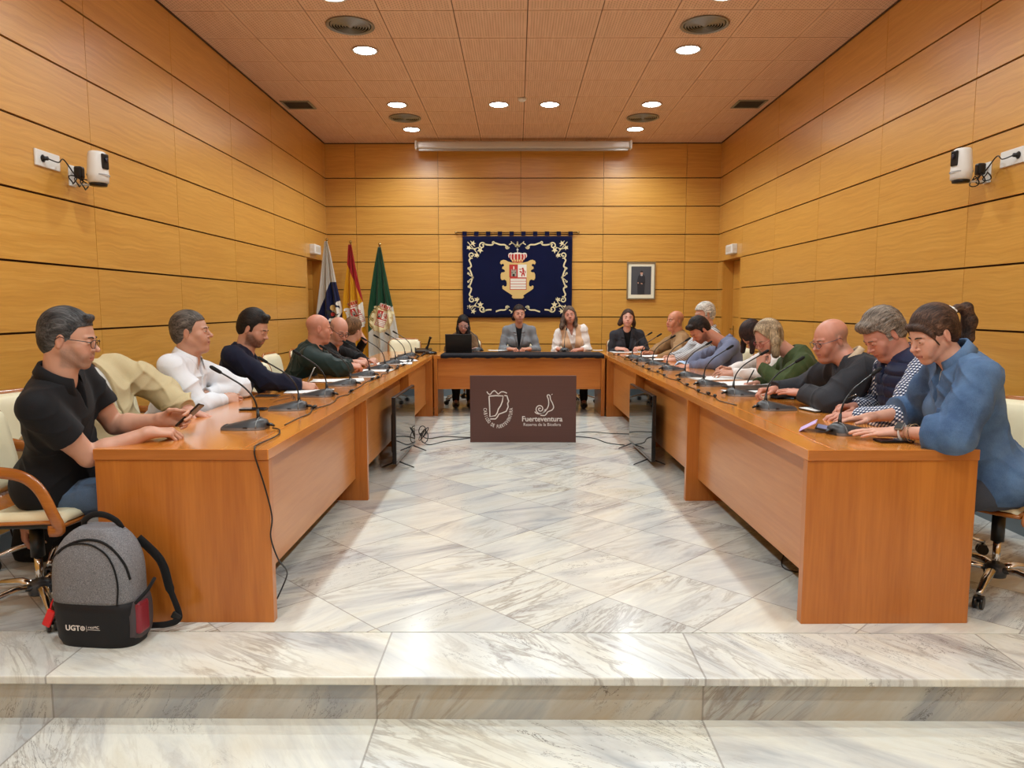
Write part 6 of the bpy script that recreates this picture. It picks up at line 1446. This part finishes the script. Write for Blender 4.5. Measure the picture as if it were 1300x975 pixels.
# desk phone at the left back corner
c = onT(531, 451.5); t = thing('desk_telephone', (c.x, 9.30, TT), 'dark desk telephone with upright handset at the left rear corner', 'telephone')
X, Y = c.x, 9.30
MB().box((X, Y, TT+.028), (.20, .20, .045), rot=(.12, 0, 0), bev=.012, seg=3).build('base', M_BLACK, t)
MB().tube(smooth_path([(X+.03, Y+.04, TT+.05), (X+.055, Y+.04, TT+.10), (X+.075, Y+.04, TT+.17), (X+.09, Y+.04, TT+.205)], 4), [.024]*3+[.018]*7+[.026]*3, 12, flat_=(1, .75)).build('handset', M_BLACK, t)
MB().tube([(X-.10+.012*math.cos(a*9), Y-.02+.012*math.sin(a*9), TT+.02+.012*a) for a in [k/8 for k in range(34)]], .003, 5).build('cord', M_BLACK, t)
t = thing('speaker_puck', (-1.08, 9.1, TT), 'low round black desk speaker beside the telephone', 'speaker')
MB().lathe([(0, 0), (.075, 0), (.08, .01), (.07, .028), (.03, .036), (0, .036)], (-1.08, 9.1, TT+.001)).build('shell', M_BLACK, t)
# laptop
c = onT(582, 444.5); t = thing('laptop', (0, 0, 0), 'black laptop open before the long-haired woman, lid towards the room', 'laptop')
MB().box((0, .12, .010), (.335, .235, .016), bev=.004).build('keyboard_deck', M_BLACK, t)
MB().box((0, -.012, .125), (.335, .010, .225), rot=(.14, 0, 0), bev=.004).build('lid', flat('laptop_lid', (16, 15, 16), .35), t); MB().box((0, -.0045, .127), (.31, .002, .195), rot=(.14, 0, 0)).build('display', M_PSCR, t)
MB().cyl((-.12, .006, .016), (.12, .006, .016), .006, n=10).build('hinge', M_DARKGREY, t)
t.location = (-.735, 9.16, TT+.0125); t.rotation_euler = (0, 0, .02)
paper(633, 446, .1, .28, .18, 'white papers beside the woman in the grey blazer', z=.013)
paper(759, 446, -.1, .14, .12, 'small white paper at the right end of the black runner', z=.013)
# right table
paper(800, 447, .1, .5, .26, 'white papers under the hands of the woman at the corner', n=2); paper(822, 452, .2, .5, .3, 'white papers before the man in the light brown sweater', n=2)
c = onT(842, 457.5); t = thing('black_folder', (0, 0, 0), 'closed black folder beside the striped sleeves', 'folder'); MB().box((0, 0, .006), (.34, .25, .010), bev=.003).build('cover', M_BLACK, t); MB().box((.0, 0, .0125), (.30, .21, .002)).build('top_sheet', M_PAPER, t); t.location = (c.x, c.y, TT+.001); t.rotation_euler = (0, 0, .1)
phone(823, 454.5, .4, 'phone lying before the man in the light brown sweater')
paper(910, 480, .25, .46, .30, 'spread white papers before the dark-haired woman in white', n=3); paper(930, 487, .1, .5, .3, 'large open papers before the blonde woman', n=4); paper(951, 497.5, .05, .34, .20, 'white sheet between the blonde woman and the fourth microphone')
c = onT(936, 491); t = thing('black_folder', (0, 0, 0), 'open black folder under the papers of the blonde woman', 'folder'); MB().box((0, 0, .004), (.36, .28, .006), bev=.002).build('cover', M_BLACK, t); MB().box((-.168, 0, .009), (.008, .28, .010), bev=.002).build('spine', M_DARKGREY, t); t.location = (c.x+.08, c.y-.10, TT+.0005); t.rotation_euler = (0, 0, .15)
c = at_y(866, 460, 7.3); t = thing('face_mask', tuple(c), 'crumpled pale blue and white tissue in the hands of the man in grey-blue', 'tissue')
rows = []
for i in range(9): rows.append([(c.x-.07+.14*i/8, c.y-.03+.06*j/6, c.z-.03+.05*math.sin(i*.9+j)*.3+.03*math.sin(PI*i/8)) for j in range(7)])
MB().sheet(rows, thick=.002).build('cloth', flat('pale_blue_tissue', (176, 200, 228), .8), t)
pen(at_y(948, 487, 5.38), at_y(957, 470, 5.30), 'black pen in the hand of the blonde woman')
phone(994, 506, 2.6, 'phone with light blue case lying before the man in charcoal sweater', scr=flat('phone_light_screen', (150, 190, 215), .2))
c = onT(1040, 521); t = thing('notebook', (0, 0, 0), 'open small notebook with black cover and white page', 'notebook'); MB().box((0, 0, .004), (.21, .15, .007), bev=.002).build('cover', M_BLACK, t); MB().box((-.01, 0, .0092), (.19, .14, .003)).build('pages', M_PAPER, t); t.location = (c.x+.02, c.y, TT+.0005); t.rotation_euler = (0, 0, .25)
pen(at_y(1069, 509, 3.92), at_y(1086, 502, 3.86), 'black and silver pen held by the man in the quilted vest')
# lilac phone case stood open, nearest
c = onT(1036, 548); t = thing('phone_wallet', (0, 0, 0), 'lilac folding phone case propped beside the nearest right microphone', 'phone case')
MB().box((-.028, 0, .024), (.085, .125, .004), rot=(0, -.55, 0), bev=.0015).build('flap', flat('lilac_cover', (196, 172, 222), .5), t, 'lilac outer flap'); MB().box((.055, 0, .014), (.10, .125, .009), rot=(0, .16, 0), bev=.003).build('body', M_PHONE, t); MB().box((.056, 0, .0196), (.088, .112, .0015), rot=(0, .16, 0)).build('screen', flat('lit_phone_screen', (150, 150, 186), .1), t)
t.location = (c.x, c.y+.02, TT+.001); t.rotation_euler = (0, 0, -.45)
phone(1134, 561, .03, 'dark phone lying under the wrist of the woman in denim')
# smartwatch and bracelets
q, S, E, W, fd, nb = [a for a in p19['arms'] if a[0] == -1][0]
ax = (W-E).normalized(); cW = W-ax*.028; side = Vector((-.1, -.75, .65)); side = (side-ax*side.dot(ax)).normalized(); bb = side.cross(ax)
t = thing('smartwatch', tuple(cW), 'smartwatch with white band on the wrist of the woman in denim', 'watch')
MB().tube([cW+(side*math.cos(a)+bb*math.sin(a))*.0315 for a in [2*PI*k/28 for k in range(28)]], .009, 8, flat_=(1, .22), closed=True, up=tuple(ax)).build('band', M_WHITE, t)
Mw = Matrix.Translation(cW+side*.036) @ Matrix((list(ax)+[0], list(bb)+[0], list(side)+[0], [0, 0, 0, 1])).transposed()
for nm, sz, mt, off in (('watch_case', (.036, .042, .010), M_GREY, 0), ('watch_face', (.031, .037, .003), M_BLACK, .0055)):
    mb = MB(); mb.box((0, 0, off), sz, bev=.004, seg=3); bmesh.ops.transform(mb.bm, matrix=Mw, verts=mb.bm.verts); mb.build(nm, mt, t)
for k_, (o, c3) in enumerate(((.058, (150, 116, 80)), (.066, (90, 70, 54)), (.074, (176, 150, 110)))):
    c = W-ax*o; tilt = (bb*.25*(1 if k_ % 2 else -1)+ax).normalized(); s2 = side-tilt*side.dot(tilt); s2.normalize(); b2_ = s2.cross(tilt)
    MB().tube([c+(s2*math.cos(a)+b2_*math.sin(a))*(.037+.0015*k_) for a in [2*PI*j/24 for j in range(24)]], .0014, 6, closed=True).build('bracelet', flat('bracelet_%d' % k_, c3, .4), None, ('tan', 'dark', 'straw-coloured')[k_]+' cord bracelet on the wrist of the woman in denim', 'bracelet')
# phone in the hands of the man in the polo
a = at_y(232, 536, 3.30); b = at_y(250, 519, 3.32); d = (b-a).normalized(); t = thing('mobile_phone', tuple((a+b)/2), 'black phone held on edge by the man in the black polo shirt', 'phone')
sd_ = Vector((.2, 1, .1)); sd_ = (sd_-d*sd_.dot(d)).normalized(); nn = d.cross(sd_); Mp = Matrix.Translation((a+b)/2) @ Matrix((list(d)+[0], list(sd_)+[0], list(nn)+[0], [0, 0, 0, 1])).transposed()
for nm, sz, mt, off in (('case', (.146, .072, .009), M_PHONE, 0), ('screen', (.140, .066, .0012), M_PSCR, .0048)):
    mb = MB(); mb.box((0, 0, off), sz, bev=.0035 if off == 0 else .0004, seg=3); bmesh.ops.transform(mb.bm, matrix=Mp, verts=mb.bm.verts); mb.build(nm, mt, t)
# scrunchie
P_ = p19['P']; c = P_(0, -.118, .066); t_ = MB(); ax = (P_(0, -.14, .078)-c).normalized(); u1 = ax.orthogonal().normalized(); u2 = ax.cross(u1)
t_.tube([c+(u1*math.cos(a)+u2*math.sin(a))*(.018+.003*math.sin(a*7)) for a in [2*PI*k/28 for k in range(28)]], .008, 8, closed=True).build('hair_tie', M_WHITE, p19['root'], 'white hair tie')
# ------------------------------------------------------------------ chairs under the people and the empty ones
for x, y, a, lab in ((-2.12, 3.10, .04, 'wood and cream chair under the man in the black polo'), (-2.42, 3.74, -.3, 'chair of the bending person in the beige jacket'), (-2.20, 4.34, 0, 'chair under the man in the white shirt'), (-2.14, 5.05, 0, 'chair under the young man in navy'),
    (-1.93, 5.72, -.45, 'empty cream chair between the young man in navy and the bald man'), (-2.12, 6.30, 0, 'chair under the bald man in the green jacket'), (-2.12, 6.98, 0, 'chair under the balding man with dark glasses'), (-2.08, 7.68, 0, 'chair under the brown-haired person in black'),
    (-1.56, 9.98, -PI/2+.1, 'empty cream chair facing the room left of the laptop'), (-.73, 10.06, -PI/2, 'chair under the long-haired woman with the laptop'), (.03, 10.06, -PI/2, 'chair under the woman in the grey blazer'), (.80, 10.06, -PI/2, 'chair under the woman in the peach vest'), (1.50, 10.02, -PI/2, 'chair under the woman in dark grey blazer'),
    (2.24, 8.85, PI, 'chair under the man in the light brown sweater'), (2.30, 8.05, PI, 'chair under the person in the striped shirt'), (2.26, 7.17, PI, 'chair under the man in grey-blue'), (2.08, 6.55, PI+.5, 'empty cream chair behind the man in grey-blue'), (2.36, 6.02, PI, 'chair under the dark-haired woman in white'),
    (2.30, 5.32, PI, 'chair under the blonde woman in green'), (2.26, 4.60, PI, 'chair under the man in the charcoal sweater'), (2.24, 3.92, PI, 'chair under the man in the quilted vest'), (2.27, 3.34, PI+.45, 'wood and cream chair under the woman in denim, nearest on the right')):
    chair(x, y, a, lab)
# ------------------------------------------------------------------ world and view
w = bpy.data.worlds.new('world'); scn.world = w; w.use_nodes = True
w.node_tree.nodes['Background'].inputs[0].default_value = (.9, .85, .78, 1); w.node_tree.nodes['Background'].inputs[1].default_value = .3
scn.view_settings.view_transform = 'Standard'; scn.view_settings.look = 'None'; scn.view_settings.gamma = 1
scn.view_settings.use_curve_mapping = False; scn.view_settings.exposure = EXPOSURE
